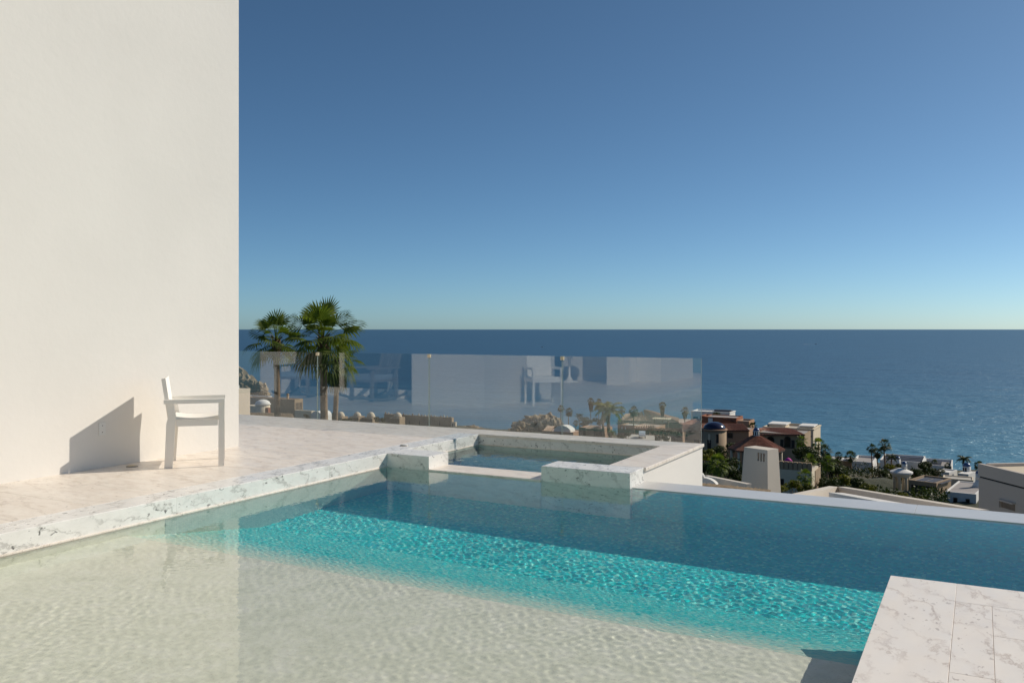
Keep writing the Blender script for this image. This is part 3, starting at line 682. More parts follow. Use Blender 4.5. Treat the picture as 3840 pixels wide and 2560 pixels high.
# ------------------------------------------------------------------ houses of the hillside (all squared to the terrace)
def yaw_face(X, px):                       # the depth Y at which the plane x = X is seen at px
    t_ = ray(px); return X*(CO+t_*SI)/(t_*CO-SI)
def zbase(p): 
    u = p[0]*CO+p[1]*SI; v = -p[0]*SI+p[1]*CO; return ground_z(u, v)-3
def house(px0, px1, pyt, v, label, side_px=None, dy=8, wall='cream', roof='roofgrey', par=.45, th=.3, zb=None, group='houses on the hillside', cornice=None, rz=0):
    """flat-roofed block: front face from px0 to px1 with its top at pyt; side_px is where its right side ends"""
    Y = at(px1, pyt, v).y; a = on_y(px0, pyt, Y); b_ = on_y(px1, pyt, Y); z = b_.z; x0, x1 = a.x, b_.x
    y1 = yaw_face(x1, side_px) if side_px else Y+dy
    if zb is None: zb = min(zbase((x0, Y)), zbase((x1, y1)), z-2)
    h = thing('house', label, 'house', (x0, Y, zb), 0, group)
    th = min(th, abs(x1-x0)*.2)
    o_ = [(x0, Y), (x1, Y), (x1, y1), (x0, y1)]; i_ = [(x0+th, Y+th), (x1-th, Y+th), (x1-th, y1-th), (x0+th, y1-th)]
    V = [(*p, zb) for p in o_]+[(*p, z) for p in o_]+[(*p, z) for p in i_]+[(*p, z-par) for p in i_]
    F = []
    for i in range(4):
        j = (i+1) % 4; F += [(i, j, 4+j, 4+i), (4+i, 4+j, 8+j, 8+i), (8+i, 8+j, 12+j, 12+i)]
    MB().add(V, F).build('wall', M[wall], h)
    MB().box(x0+th, x1-th, Y+th, y1-th, z-par-.2, z-par).build('roof', M[roof], h)
    if cornice:
        e = .18; MB().box(x0-e, x1+e, Y-e, Y-.004, z-.28, z-.05).box(x1+.004, x1+e, Y, y1+e, z-.28, z-.05).build('cornice', M[cornice], h)
    h.rotation_euler = (0, 0, rz)      # parts keep their place in the house
    h_ = {'o': h, 'rz': rz, 'x0': x0, 'x1': x1, 'y0': Y, 'y1': y1, 'z': z, 'zb': zb}; return h_
def win(h, px0, px1, py0, py1, Y=None, arch=False, frame='wood'):
    Y = h['y0'] if Y is None else Y; a = on_y(px0, py1, Y); b_ = on_y(px1, py0, Y); w_, z0, z1 = b_.x-a.x, a.z, b_.z
    if arch:
        n = 10; r = w_/2; zc = z1-r; c = (a.x+b_.x)/2
        def outline(rr, bot): return [(c-rr, bot), (c+rr, bot)]+[(c+rr*math.cos(math.pi*k/n), zc+rr*math.sin(math.pi*k/n)) for k in range(n+1)]
        f = MB().prism(outline(r, z0), 1, Y-.06, Y+.05).build('window', M[frame], h['o']); MB().prism(outline(r*.82, z0+.05), 1, Y-.075, Y-.062).build('pane', M['pane'], f)
    else:
        f = MB().box(a.x, b_.x, Y-.06, Y+.05, z0, z1).build('window', M[frame], h['o']); e = min(.09, w_*.14)
        MB().box(a.x+e, b_.x-e, Y-.075, Y-.062, z0+e, z1-e).build('pane', M['pane'], f)
def hole(h, px0, px1, py0, py1, Y=None, name='opening', mat='dark'):
    Y = h['y0'] if Y is None else Y; a = on_y(px0, py1, Y); b_ = on_y(px1, py0, Y)
    MB().box(a.x, b_.x, Y-.03, Y+.05, a.z, b_.z).build(name, M[mat], h['o'])
def side_hole(h, f0, f1, z0, z1, name='window', mat='pane'):
    y0 = h['y0']+(h['y1']-h['y0'])*f0; y1 = h['y0']+(h['y1']-h['y0'])*f1
    MB().box(h['x1']-.05, h['x1']+.03, y0, y1, z0, z1).build(name, M[mat], h['o'])
def tiles(parent, A, B, C, D, pitch, mat='tile', name='roof'):
    """barrel-tiled slope: A-B eave, D-C ridge; returns the roof part, its tile courses are a sub-part"""
    A, B, C, D = map(Vector, (A, B, C, D)); nrm = (B-A).cross(D-A).normalized()
    if nrm.z < 0: nrm = -nrm
    dn = Vector((0, 0, -.16)); r = MB().add([A, B, C, D, A+dn, B+dn, C+dn, D+dn], [(0, 1, 2, 3), (7, 6, 5, 4), (0, 4, 5, 1), (1, 5, 6, 2), (2, 6, 7, 3), (3, 7, 4, 0)]).build(name, M['mortarshade'], parent)
    n = max(2, round((B-A).length/pitch)); mb = MB(); k = 6; rows = 3
    for i in range(n):
        for s in range(rows):
            V = []
            for g in (s/rows, (s+1)/rows):
                l = A.lerp(D, g); rr = B.lerp(C, g); lift = .03+.05*(1-(g*rows-s))
                for q in range(4):
                    f = (i+.20+.60*q/3)/n; V.append(l.lerp(rr, f)+nrm*(pitch*.36*math.sin(math.pi*q/3)+.004+lift*.3))
            mb.add(V, [(q, q+1, 5+q, 4+q) for q in range(3)]+[(0, 3, 2, 1)])
    c = mb.build('tile_courses', M[mat], r); c['kind'] = 'stuff'; return r
def dome(parent, c, r, z, hgt, mat, name='dome', n=24):
    prof = [(max(.01, r*math.cos(a)), z+hgt*math.sin(a)) for a in [math.pi/2*k/8 for k in range(9)]]
    return MB().lathe(prof, c[0], c[1], n).build(name, M[mat], parent)
def drum(parent, c, r, z0, z1, mat, name='drum', n=24): return MB().lathe([(r, z0), (r, z1)], c[0], c[1], n).build(name, M[mat], parent)

# --- left, seen through the glass
P = at(888, 1460, 105); X1 = P.x; Y2 = yaw_face(X1, 938)
h = thing('house', 'sunlit cream house end touching the edge of the white wall', 'house', (X1-4, P.y, -22))
MB().box(X1-8, X1, P.y, Y2, -24, P.z).build('wall', M['lightcream'], h); MB().box(X1-8, X1-.6, P.y+1, Y2-2, P.z+.002, P.z+.45).build('parapet', M['farwhite'], h)
h = house(915, 1105, 1497, 340, 'low tan house with pink roof and an arcaded end behind the palm trunk', side_px=1136, wall='tan', roof='roofpink', par=.3)
for k in range(5): side_hole(h, .12+.17*k, .12+.17*k+.11, h['z']-4.3, h['z']-1.4, 'arched_opening', 'dark')
c = at(1077, 1497, 345); MB().box(c.x-.35, c.x+.35, c.y, c.y+.7, h['z']-.3, h['z']+1.9).build('chimney', M['tan'], h['o'])
house(925, 1005, 1486, 385, 'flat pale roof stepping up behind the pink roofed house', side_px=1020, wall='farwhite', roof='roofgrey')
h = thing('domed_pavilion', 'small round cream pavilion with a shallow pale dome beside the cream house', 'pavilion', tuple(at(985, 1545, 280))); h.location.z -= 4
c = at(985, 1516, 280); r_ = 27*280/FPX
drum(h, c, r_, c.z-9, c.z, 'cream', 'wall'); drum(h, c, r_*1.12, c.z+.002, c.z+.18, 'farwhite', 'cornice'); dome(h, c, r_*1.02, c.z+.182, 17*280/FPX, 'farwhite')
c2 = on_y(940, 1521, c.y-.5); MB().box(c2.x-3, c.x-r_, c.y-.5, c.y+3, c.z-9, c2.z).build('wing', M['cream'], h); a = on_y(1003, 1545, c.y-r_); MB().box(a.x-.9, a.x+.35, c.y-r_-.1, c.y-r_+1, c.z-9, a.z+1.4).build('doorway', M['red'], h)
h = thing('thatched_palapa', 'brown palm thatch roof just over the far terrace edge', 'roof', tuple(at(1000, 1575, 118))); mb = MB(); q = random.Random(4)
Yp = at(1000, 1560, 118).y
for i in range(420):
    f = q.random(); px = 905+f*200; a = on_y(px+q.uniform(-4, 4), 1566+q.uniform(-2, 3)+(f*6), Yp-1.2); b_ = on_y(px-10, 1545+f*5+q.uniform(-1, 2), Yp+1.2); w_ = .07
    mb.add([a+Vector((-w_, 0, 0)), a+Vector((w_, 0, 0)), b_+Vector((w_, 0, 0)), b_+Vector((-w_, 0, 0))], [(0, 1, 2, 3)])
mb.build('thatch', M['thatch'], h)['kind'] = 'stuff'
a = on_y(915, 1560, Yp); b_ = on_y(1100, 1568, Yp)
for f in (0.03, .35, .65, .97): MB().tube([(a.x+(b_.x-a.x)*f, Yp, a.z-9), (a.x+(b_.x-a.x)*f, Yp, a.z-.1)], .1, 8).build('post', M['wood'], h)
h = house(1105, 1168, 1541, 205, 'pale curved terrace wall below the arcaded house', side_px=1182, wall='cream', roof='concrete', par=.2)
h = thing('vaulted_roof', 'white rounded barrel vault left of the glass joint by the palms', 'roof', tuple(at(1185, 1580, 190)))
c = at(1185, 1560, 190); n = 12; rx, rz = 25*190/FPX, 19*190/FPX
MB().prism([(c.x-rx, c.z-5), (c.x+rx, c.z-5)]+[(c.x+rx*math.cos(math.pi*k/n), c.z+rz*math.sin(math.pi*k/n)) for k in range(n+1)], 1, c.y, c.y+3.5).build('vault', M['farwhite'], h)
shrub(1240, 1562, 230, 30, 'green shrub at the foot of the leaning palm', sz=.8)
shrub(1285, 1580, 240, 22, 'low green shrub left of the first small dome'); shrub(1150, 1560, 190, 14, 'tiny shrub before the white barrel vault')
# --- domed row and long wall by the shore
for px, w_, top, base, lab in ((1278, 15, 1543, 1561, 'leftmost small cream dome of the row on the shore'), (1340, 15, 1544, 1560, 'second small cream dome from the palms on the shore'),
                          (1391, 16, 1544, 1564, 'third small cream dome from the palms on the shore'), (1492, 15, 1545, 1563, 'rightmost small cream dome standing alone above the long tan wall')):
    v = 430; c = at(px, base, v); r_ = w_*v/FPX; h = thing('domed_house', lab, 'house', (c.x, c.y, c.z-9), 0, 'domed houses on the shore')
    MB().box(c.x-r_*1.5, c.x+r_*1.35, c.y-r_*1.2, c.y+r_*1.2, c.z-9, c.z).build('wall', M['tan'], h); dome(h, c, r_, c.z+.002, (base-top)*v/FPX, 'cream', n=20)
    MB().box(c.x-r_*1.55, c.x+r_*1.4, c.y-r_*1.25, c.y-r_*1.21, c.z-.5, c.z-.1).build('cornice', M['cream'], h)
h = house(1440, 1694, 1566, 436, 'long tan crenellated wall of a shore house behind the second glass joint', side_px=1702, wall='tan', roof='concrete', par=.5)
q = random.Random(8)
for k in range(22):
    x = h['x0']+(h['x1']-h['x0'])*(k+.3)/22; MB().box(x, x+q.uniform(.5, .9), h['y0']+.01, h['y0']+.35, h['z']+.001, h['z']+q.uniform(.3, 1.1)).build('merlon', M['cream' if k % 3 else 'tan'], h['o'])
for k in range(6): hole(h, 1458+38*k, 1460+38*k, 1578, 1596, name='slit')
h = house(1692, 1708, 1582, 432, 'little end tower of the long tan shore wall', side_px=1713, wall='cream', roof='concrete', par=.3); hole(h, 1696, 1699, 1588, 1600, name='slit')
shrub(1425, 1575, 415, 24, 'dark mound of bushes between the third and fourth domes', sz=.7); shrub(1310, 1572, 400, 12, 'small dark bush between the first two domes')
# --- middle
far_palm(2104, 1532, 380, 17, 'left one of two palms beside the sea rock', bpx=2104); far_palm(2134, 1545, 375, 20, 'right one of two palms beside the sea rock', bpx=2130, skirt=16)
far_palm(2160, 1586, 330, 15, 'small low palm right of the sea rock')
h = house(2030, 2150, 1621, 300, 'low house with a tiled slope and a pale vault below the sea rock', dy=9, wall='peach', roof='roofpink', par=.25)
A = on_y(2030, 1622, h['y0']-.2); B = on_y(2062, 1622, h['y0']-.2); C = on_y(2080, 1598, h['y0']+5); D = on_y(2052, 1596, h['y0']+5); tiles(h['o'], A, B, C, D, .42, 'tiletan')
c = at(2108, 1612, 304); rx, rz = 34*304/FPX, 17*304/FPX
MB().prism([(c.x-rx, c.z-2), (c.x+rx, c.z-2)]+[(c.x+rx*math.cos(math.pi*k/12), c.z+rz*math.sin(math.pi*k/12)**1.6) for k in range(13)], 1, c.y, c.y+4).build('vault', M['farwhite'], h['o'])
h = house(2170, 2262, 1607, 285, 'peach house with a small tiled eave under the tall middle palms', dy=8, wall='peach', roof='roofpink', par=.2)
A = on_y(2196, 1607, h['y0']-.8); B = on_y(2258, 1609, h['y0']-.8); C = on_y(2250, 1596, h['y0']+2.5); D = on_y(2204, 1594, h['y0']+2.5); tiles(h['o'], A, B, C, D, .40, 'tiletan')
for a, b_ in ((2186, 2196), (2226, 2258)): hole(h, a, b_, 1612, 1632)
shrub(2195, 1582, 300, 34, 'dark green tree behind the peach house eave', sz=.7); shrub(2250, 1580, 298, 32, 'dark green tree right of the peach house eave', sz=.75)
far_palm(2216, 1505, 330, 18, 'tall palm with a thick brown skirt left of the yellow palm', skirt=40); far_palm(2246, 1508, 335, 16, 'thin palm partly behind the yellow green palm', skirt=30)
far_palm(2172, 1560, 300, 22, 'short windblown palm left of the skirted palm', 'cocodark', bpx=2180)
far_palm(2285, 1545, 190, 76, 'big yellow green feather palm in the middle of the glass', 'coco', bpx=2292); far_palm(2262, 1530, 205, 50, 'smaller yellow palm just behind the big feather palm', 'coco', bpx=2268)
far_palm(2295, 1625, 175, 26, 'low green feather palm at the foot of the yellow palm', 'coco')
far_palm(2333, 1535, 290, 18, 'slim palm left of the big hipped roof'); far_palm(2377, 1542, 240, 24, 'slim tall palm in front of the big hipped roof')
h = house(2316, 2560, 1586, 335, 'large tan house with hipped tile roofs behind the glass', dy=16, wall='peach', roof='roofpink', par=.05)
Yf = h['y0']
A = on_y(2312, 1586, Yf-.8); B = on_y(2400, 1586, Yf-.8); C = on_y(2410, 1544, Yf+8); D = on_y(2345, 1552, Yf+8); tiles(h['o'], A, B, C, D, .62, 'tiletan')
A = on_y(2385, 1592, Yf-1.6); B = on_y(2432, 1592, Yf-1.6); C = on_y(2408, 1542, Yf+7.8); D = on_y(2404, 1542, Yf+7.8); tiles(h['o'], A, B, C, D, .62, 'tiletan')
A = on_y(2425, 1590, Yf-.9); B = on_y(2545, 1584, Yf-.9); C = on_y(2420, 1537, Yf+9); D = on_y(2412, 1538, Yf+9); tiles(h['o'], A, B, C, D, .62, 'tiletan')
A = on_y(2545, 1582, Yf-.4); B = on_y(2546, 1568, Yf+7.5); C = on_y(2421, 1536, Yf+9.6); D = on_y(2420, 1537, Yf+9); tiles(h['o'], A, B, C, D, .8, 'tiletan')
hp = thing('pergola', 'pale beamed pergola in front of the big hipped roof', 'pergola', tuple(at(2476, 1592, 300)))
a = at(2448, 1573, 300); b_ = on_y(2506, 1573, a.y)
for k in range(8): x = a.x+(b_.x-a.x)*k/7; MB().box(x-.12, x+.12, a.y-.5, a.y+3, a.z+.3, a.z+.62).build('beam', M['cream'], hp)
MB().box(a.x, b_.x, a.y, a.y+.25, a.z, a.z+.299).build('lintel', M['cream'], hp); MB().box(a.x, b_.x, a.y+2.4, a.y+2.65, a.z, a.z+.299).build('lintel', M['cream'], hp)
for f in (.1, .62, .98):
    x = a.x+(b_.x-a.x)*f; MB().box(x-.18, x+.18, a.y+.02, a.y+.23, a.z-5, a.z-.001).build('post', M['peach'], hp)
h = house(2326, 2420, 1597, 262, 'pale rounded terrace front below the hipped roof house', dy=7, wall='peach', roof='concrete', par=.3)
hole(h, 2331, 2334, 1600, 1608, name='window', mat='farwhite'); hole(h, 2344, 2347, 1601, 1610, name='window', mat='farwhite')
h = house(2378, 2460, 1602, 240, 'carport with a scalloped tile eave behind the glass', dy=8, wall='peach', roof='roofpink', par=.1)
A = on_y(2376, 1605, h['y0']-.7); B = on_y(2462, 1606, h['y0']-.7); C = on_y(2455, 1594, h['y0']+2); D = on_y(2384, 1596, h['y0']+2); tiles(h['o'], A, B, C, D, .75, 'tiletan')
hole(h, 2382, 2434, 1613, 1650)
cr = thing('parked_car', 'small white car parked under the scalloped carport', 'car', tuple(at(2408, 1645, 232)), R(20)); k_ = 232/FPX; L_ = 4.0
prof = [(-2.0, .35), (-2.0, .8), (-1.75, .95), (-1.2, 1.42), (.35, 1.45), (1.0, .98), (1.9, .85), (2.0, .35)]
MB().prism([(y, z+.25) for y, z in prof], 0, -.85, .85).build('body', M['car'], cr, False)
MB().prism([(-1.1, 1.25), (-1.0, 1.6), (.3, 1.62), (.75, 1.28)], 0, -.87, .87).build('window', M['pane'], cr, False)
for sx in (-.8, .8):
    for sy in (-1.25, 1.25):
        w_ = MB().lathe([(.34, -.1), (.34, .1)], 0, 0, 14).build('wheel', M['rubber'], cr, False); w_.location = (sx, sy, .34); w_.rotation_euler = (0, math.pi/2, 0)
cr.location.z = at(2408, 1640, 232).z
MB().box(cr.location.x-5, cr.location.x+6, cr.location.y-4, cr.location.y+6, cr.location.z-3, cr.location.z-.004).build('driveway', M['concrete'])['kind'] = 'structure'
for px, py, v, hf, lab in ((2462, 1618, 190, 34, 'round green tree right of the carport'), (2500, 1622, 185, 40, 'wide green tree between the carport and the striped roof house'), (2535, 1628, 180, 28, 'small tree before the striped roof house'), (2480, 1645, 170, 30, 'low bush under the wide green tree'), (2350, 1630, 215, 20, 'dark bush left of the carport'), (2330, 1640, 200, 18, 'dark bush beside the low feather palm')): shrub(px, py, v, hf, lab, sz=.7)
far_palm(2484, 1520, 330, 18, 'palm with a big brown skirt rising behind the pergola', skirt=42); far_palm(2569, 1540, 275, 20, 'palm standing left of the white flat house', skirt=32)
h = house(2572, 2640, 1616, 240, 'tan house with a boldly striped tile roof at the right end of the glass', dy=8, wall='tan', roof='roofgrey', par=.05)
A = on_y(2562, 1617, h['y0']-.5); B = on_y(2650, 1617, h['y0']-.5); C = on_y(2645, 1590, h['y0']+3.6); D = on_y(2560, 1590, h['y0']+3.6); tiles(h['o'], A, B, C, D, .36)
A = on_y(2548, 1592, h['y0']+4); B = on_y(2655, 1590, h['y0']+4); C = on_y(2622, 1570, h['y0']+9); D = on_y(2600, 1571, h['y0']+9); tiles(h['o'], A, B, C, D, .40)
hole(h, 2602, 2622, 1648, 1662, name='arched_opening'); hole(h, 2572, 2578, 1628, 1648)
# --- right: villas with the blue domes
h = house(2592, 2736, 1546, 268, 'white flat roofed house on top of the villas, close to the glass end', side_px=2757, wall='farwhite', roof='farwhite', par=.35, cornice='farwhite')
hole(h, 2600, 2617, 1562, 1571); side_hole(h, .5, .85, h['z']-3.4, h['z']-1.9)
MB().box(h['x0']+6, h['x1']-.8, h['y1']-2.2, h['y1']-.7, h['z']-.3, h['z']+.25).build('roof_skylight', M['solar'], h['o'])
shrub(2684, 1556, 250, 24, 'leafy bush in front of the white flat roofed house', sz=.6)
h = house(2625, 2700, 1562, 240, 'rust red terrace block below the white flat roofed house', dy=6, wall='red', roof='roofgrey', par=.4)
h = house(2640, 2762, 1567, 228, 'dark tiled roof house behind the big blue dome', dy=7, wall='red', roof='roofgrey', par=.2)
A = on_y(2708, 1566, h['y0']-.6); B = on_y(2765, 1584, h['y0']-.6); C = on_y(2758, 1568, h['y0']+7); D = on_y(2716, 1562, h['y0']+7); tiles(h['o'], A, B, C, D, .4)
MB().box(on_y(2657, 1570, h['y0']).x, on_y(2673, 1570, h['y0']).x, h['y0']-.4, h['y0']-.1, on_y(2660, 1582, h['y0']).z, on_y(2660, 1567, h['y0']).z).build('air_conditioner', M['farwhite'], h['o'])
h = house(2764, 2809, 1579, 222, 'plain rust coloured block right of the dark tiled roof', dy=6, wall='peach', roof='roofgrey', par=.4)
h = house(2640, 2808, 1613, 205, 'tan wing with a long striped tile roof behind the big blue dome', dy=6, wall='peach', roof='roofgrey', par=.05)
A = on_y(2625, 1614, h['y0']-.6); B = on_y(2812, 1614, h['y0']-.6); C = on_y(2786, 1588, h['y0']+4); D = on_y(2632, 1588, h['y0']+4); tiles(h['o'], A, B, C, D, .34)
win(h, 2728, 2749, 1622, 1642)
h = thing('domed_tower', 'round tan tower with a big glossy dark blue dome', 'tower', tuple(at(2679, 1690, 190))); v = 190; c = at(2679, 1606, v); r_ = 44*v/FPX
drum(h, c, r_, c.z-14, c.z-.35, 'tan', 'wall'); drum(h, c, r_*1.08, c.z-.348, c.z, 'peach', 'cornice', 32); dome(h, c, r_*.92, c.z+.002, 25*v/FPX, 'cobalt', n=40)
for da, w_, top in ((-1.75, .22, 1628), (-1.05, .26, 1628), (-1.75, .42, 1650)):
    x, y = c.x+math.cos(da)*r_, c.y+math.sin(da)*r_; zz = on_y(2679, top, c.y-r_).z
    o = MB().box(-w_, w_, -.06, .08, -1.9, 0).build('slit_window', M['cream' if top == 1628 and da < -1.5 else 'dark'], h, False); o.location = Vector((x, y, zz))-h.location; o.rotation_euler = (0, 0, da+math.pi/2)
h = house(2845, 3016, 1629, 186, 'tan villa with arched windows under a long low tile roof', dy=8, wall='tan', roof='roofgrey', par=.05)
A = on_y(2838, 1630, h['y0']-.8); B = on_y(3020, 1630, h['y0']-.8); C = on_y(2985, 1613, h['y0']+4.5); D = on_y(2838, 1613, h['y0']+4.5); tiles(h['o'], A, B, C, D, .34)
A = on_y(2838, 1614, h['y0']+4.6); B = on_y(2990, 1614, h['y0']+4.6); C = on_y(2952, 1604, h['y0']+8); D = on_y(2850, 1604, h['y0']+8); tiles(h['o'], A, B, C, D, .34)
win(h, 2874, 2906, 1634, 1662, arch=True); win(h, 2938, 2968, 1634, 1675, arch=True); hole(h, 2926, 2980, 1650, 1678, name='terrace_door')
h = house(2862, 3050, 1608, 206, 'cream flat roofed villa with corner parapets facing the sea', side_px=3077, wall='cream', roof='concrete', par=.6, cornice='cream')
for a, b_, t_ in ((2885, 2945, 1590), (3000, 3048, 1598)):
    A = on_y(a, t_, h['y0']+4); B = on_y(b_, t_, h['y0']+4); MB().box(A.x, B.x, A.y, A.y+5, h['z']-.6, A.z).build('parapet', M['cream'], h['o']); MB().box(A.x-.3, B.x+.3, A.y-.3, A.y+5.3, A.z+.001, A.z+.25).build('cornice', M['farwhite'], h['o'])
hole(h, 3026, 3034, 1636, 1646); hole(h, 3040, 3043, 1632, 1639); side_hole(h, .25, .4, h['z']-4.5, h['z']-2.5)
far_palm(2822, 1600, 215, 24, 'dark palm behind the pavilion cupola', zb=-30)
# octagonal pavilion
v = 150; h = thing('pavilion', 'pavilion with a steep eight-sided tile roof and a tiny blue cupola', 'pavilion', tuple(at(2840, 1720, v))); c = at(2836, 1640, v); ze = at(2836, 1682, v).z; r_ = 104*v/FPX; rt = 15*v/FPX; zt = at(2836, 1634, v).z
for k in range(8):
    a0 = 2*math.pi*(k+.31)/8; a1 = 2*math.pi*(k+1.31)/8
    tiles(h, (c.x+r_*math.cos(a0), c.y+r_*math.sin(a0), ze), (c.x+r_*math.cos(a1), c.y+r_*math.sin(a1), ze), (c.x+rt*math.cos(a1), c.y+rt*math.sin(a1), zt), (c.x+rt*math.cos(a0), c.y+rt*math.sin(a0), zt), .30)
    a = on_y(2700, 1700, c.y); MB().tube([(c.x+r_*.86*math.cos(a0), c.y+r_*.86*math.sin(a0), ze-7), (c.x+r_*.86*math.cos(a0), c.y+r_*.86*math.sin(a0), ze+.15)], .22, 8).build('column', M['cream'], h)
MB().lathe([(r_*.8, ze-7), (r_*.8, ze-5.8)], c.x, c.y, 8).build('base', M['tan'], h); MB().lathe([(r_*.52, ze-5.799), (r_*.52, ze)], c.x, c.y, 8, smooth=False).build('core', M['wood'], h)
rc = 12*v/FPX; zc = at(2836, 1616, v).z; cu = drum(h, c, rc, zt-.3, zc, 'farwhite', 'cupola', 16)
for k in range(8): a = 2*math.pi*k/8; o = MB().box(-.09, .09, -.03, .03, -.3, .3).build('slit_window', M['dark'], cu, False); o.location = (c.x+rc*math.cos(a), c.y+rc*math.sin(a), (zt+zc)/2+.05); o.rotation_euler = (0, 0, a+math.pi/2)
drum(h, c, rc*1.12, zc+.001, zc+.08, 'farwhite', 'cornice', 16); dome(h, c, rc*.98, zc+.081, 12*v/FPX, 'bluedome', n=20)
# terrace with pillars
h = house(2905, 3044, 1767, 108, 'tan terrace wall with a row of stubby parapet pillars right of the white chimney', dy=5, wall='cream', roof='concrete', par=.1)
for k in range(8):
    x = h['x0']+(h['x1']-h['x0'])*(k+.5)/8; w_ = (h['x1']-h['x0'])/8*.40; MB().box(x-w_, x+w_, h['y0']+.02, h['y0']+.42, h['z']+.001, h['z']+1.0).build('pillar', M['tan'], h['o'])
MB().box(h['x0'], h['x1'], h['y0']+.15, h['y0']+.3, h['z']+.002, h['z']+.85).build('parapet', M['wood'], h['o']); hole(h, 2915, 2940, 1795, 1830, name='arched_opening')
h = house(3044, 3058, 1765, 110, 'narrow wall end right of the pillared terrace', dy=4, wall='tan', roof='concrete', par=.1)
u = thing('sunshade', 'magenta cloth shade on the terrace beside the pavilion', 'parasol', tuple(at(2956, 1735, 125))); c = at(2956, 1722, 125)
MB().lathe([(16*125/FPX, c.z-.22), (9*125/FPX, c.z+.1), (.03, c.z+.28)], c.x, c.y, 12).build('cloth', M['magenta'], u); MB().tube([(c.x, c.y, c.z-3), (c.x, c.y, c.z+.25)], .03, 6).build('pole', M['metal'], u)
# garden between the villas
gq = random.Random(21)
for px, py, v, hf, k, lab in ((2645, 1700, 150, 34, 'yellow', 'sunlit yellow green bush right below the glass end'), (2655, 1745, 120, 34, 'bush', 'dark bush under the yellow green bush near the spa wall'), (2700, 1690, 165, 32, 'bush', 'dark tree at the foot of the domed tower'), (2745, 1672, 168, 26, 'bush', 'leafy bush between the domed tower and the pavilion roof'),
                              (2720, 1740, 130, 46, 'bush', 'large dark tree left of the white chimney'), (2765, 1770, 120, 40, 'bush', 'dark foliage just left of the white chimney'), (3010, 1690, 160, 36, 'bush', 'dark tree before the arched window villa'), (3045, 1700, 150, 34, 'bush', 'dark green tree below the cream sea villa'),
                              (3080, 1730, 145, 40, 'bush', 'big green tree on the slope right of the pillared terrace'), (3120, 1760, 150, 36, 'bush', 'rounded dark tree on the slope above the white parapet corner'), (3060, 1775, 125, 30, 'bush', 'dense bush right beside the narrow wall end'), (3155, 1785, 140, 38, 'yellow', 'yellow green tree above the white parapet'),
                              (3215, 1805, 130, 34, 'bush', 'green bush above the middle of the white parapet'), (3260, 1815, 125, 30, 'yellow', 'yellowish bush near the parapet before the gazebo'), (2970, 1812, 75, 30, 'yellow', 'bright yellow bush at the foot of the white chimney'), (3015, 1815, 78, 34, 'yellow', 'second bright yellow bush right of the white chimney'), (2935, 1828, 70, 20, 'yellow', 'small yellow bush touching the white chimney corner'), (3110, 1810, 110, 34, 'bush', 'dark bush behind the parapet corner')):
    shrub(px, py+hf*.25, v, hf*1.35, lab, k, sz=.9)
for px, py, v, hf, k, lab in ((2690, 1745, 105, 46, 'fangreen', 'sunlit palm fronds spreading below the glass end'), (3005, 1655, 165, 26, 'fangreen', 'palm crown in front of the long low tile roof'), (3070, 1668, 160, 28, 'fangreen', 'palm crown below the corner of the cream sea villa'), (3095, 1690, 155, 26, 'fan', 'upper palm of the dense green clump'), (3035, 1730, 135, 32, 'fangreen', 'middle palm of the dense green clump'),
                              (3105, 1735, 140, 32, 'fangreen', 'palm at the right edge of the dense green clump'), (3020, 1790, 95, 34, 'fangreen', 'low palm in front of the narrow wall end'), (3140, 1745, 160, 24, 'fan', 'dark small palm right of the dense clump'), (3145, 1710, 250, 17, 'fan', 'little palm left of the arched white roofs'), (3190, 1712, 245, 24, 'fan', 'open crowned palm above the small white arches'),
                              (3270, 1682, 240, 19, 'fan', 'left one of the three tall palms at the shore'), (3291, 1698, 238, 20, 'fan', 'shortest of the three tall palms at the shore'), (3318, 1668, 236, 25, 'fan', 'tallest of the three palms at the shore'), (3345, 1718, 262, 28, 'cocodark', 'bushy palm beside the white cupola at the shore'),
                              (3615, 1725, 262, 30, 'cocodark', 'dark feather palm behind the blue domed house'), (3672, 1745, 240, 18, 'fan', 'palm at the corner of the big taupe wall'), (3505, 1735, 270, 14, 'fan', 'small round palm at the waterline'), (3555, 1748, 262, 14, 'fan', 'tiny palm left of the blue domed house')):
    far_palm(px, py, v, hf*1.22, lab, k, skirt=(22 if px in (3291,) else 0))
q = np.random.default_rng(77); N = 52000
px_ = q.uniform(2600, 3560, N); v_ = 60+190*q.random(N)**.8; V = np.zeros((N, 4, 3)); keep = []
for i in range(N):
    t_ = ray(px_[i]); v = v_[i]; u = t_*v; x, y = world_uv(u, v)
    n_ = noise.noise(Vector((x*.11, y*.11, 3))); h_ = (1.2+2.6*max(0, n_+.35))*q.uniform(.2, 1)
    if px_[i] > 3180 and (n_ < .05 or 160 < v < 203): continue
    keep.append(i); z = ground_z(u, v)+h_; s_ = q.uniform(.16, .38); a = q.normal(size=3); a /= np.linalg.norm(a); b_ = np.cross(a, q.normal(size=3)); b_ /= np.linalg.norm(b_)
    p = np.array([x, y, z]); V[i] = [p-a*s_, p-b_*s_*.5, p+a*s_, p+b_*s_*.5]
V = V[keep]; mb = MB(); mb.v = [tuple(x) for x in V.reshape(-1, 3)]; mb.f = [(4*i, 4*i+1, 4*i+2, 4*i+3) for i in range(len(V))]; mb.sm = [False]*len(V)
tag(mb.build('undergrowth', M['leaf']), 'dense dark green garden growth covering the slope between the villas', 'undergrowth', kind='stuff')
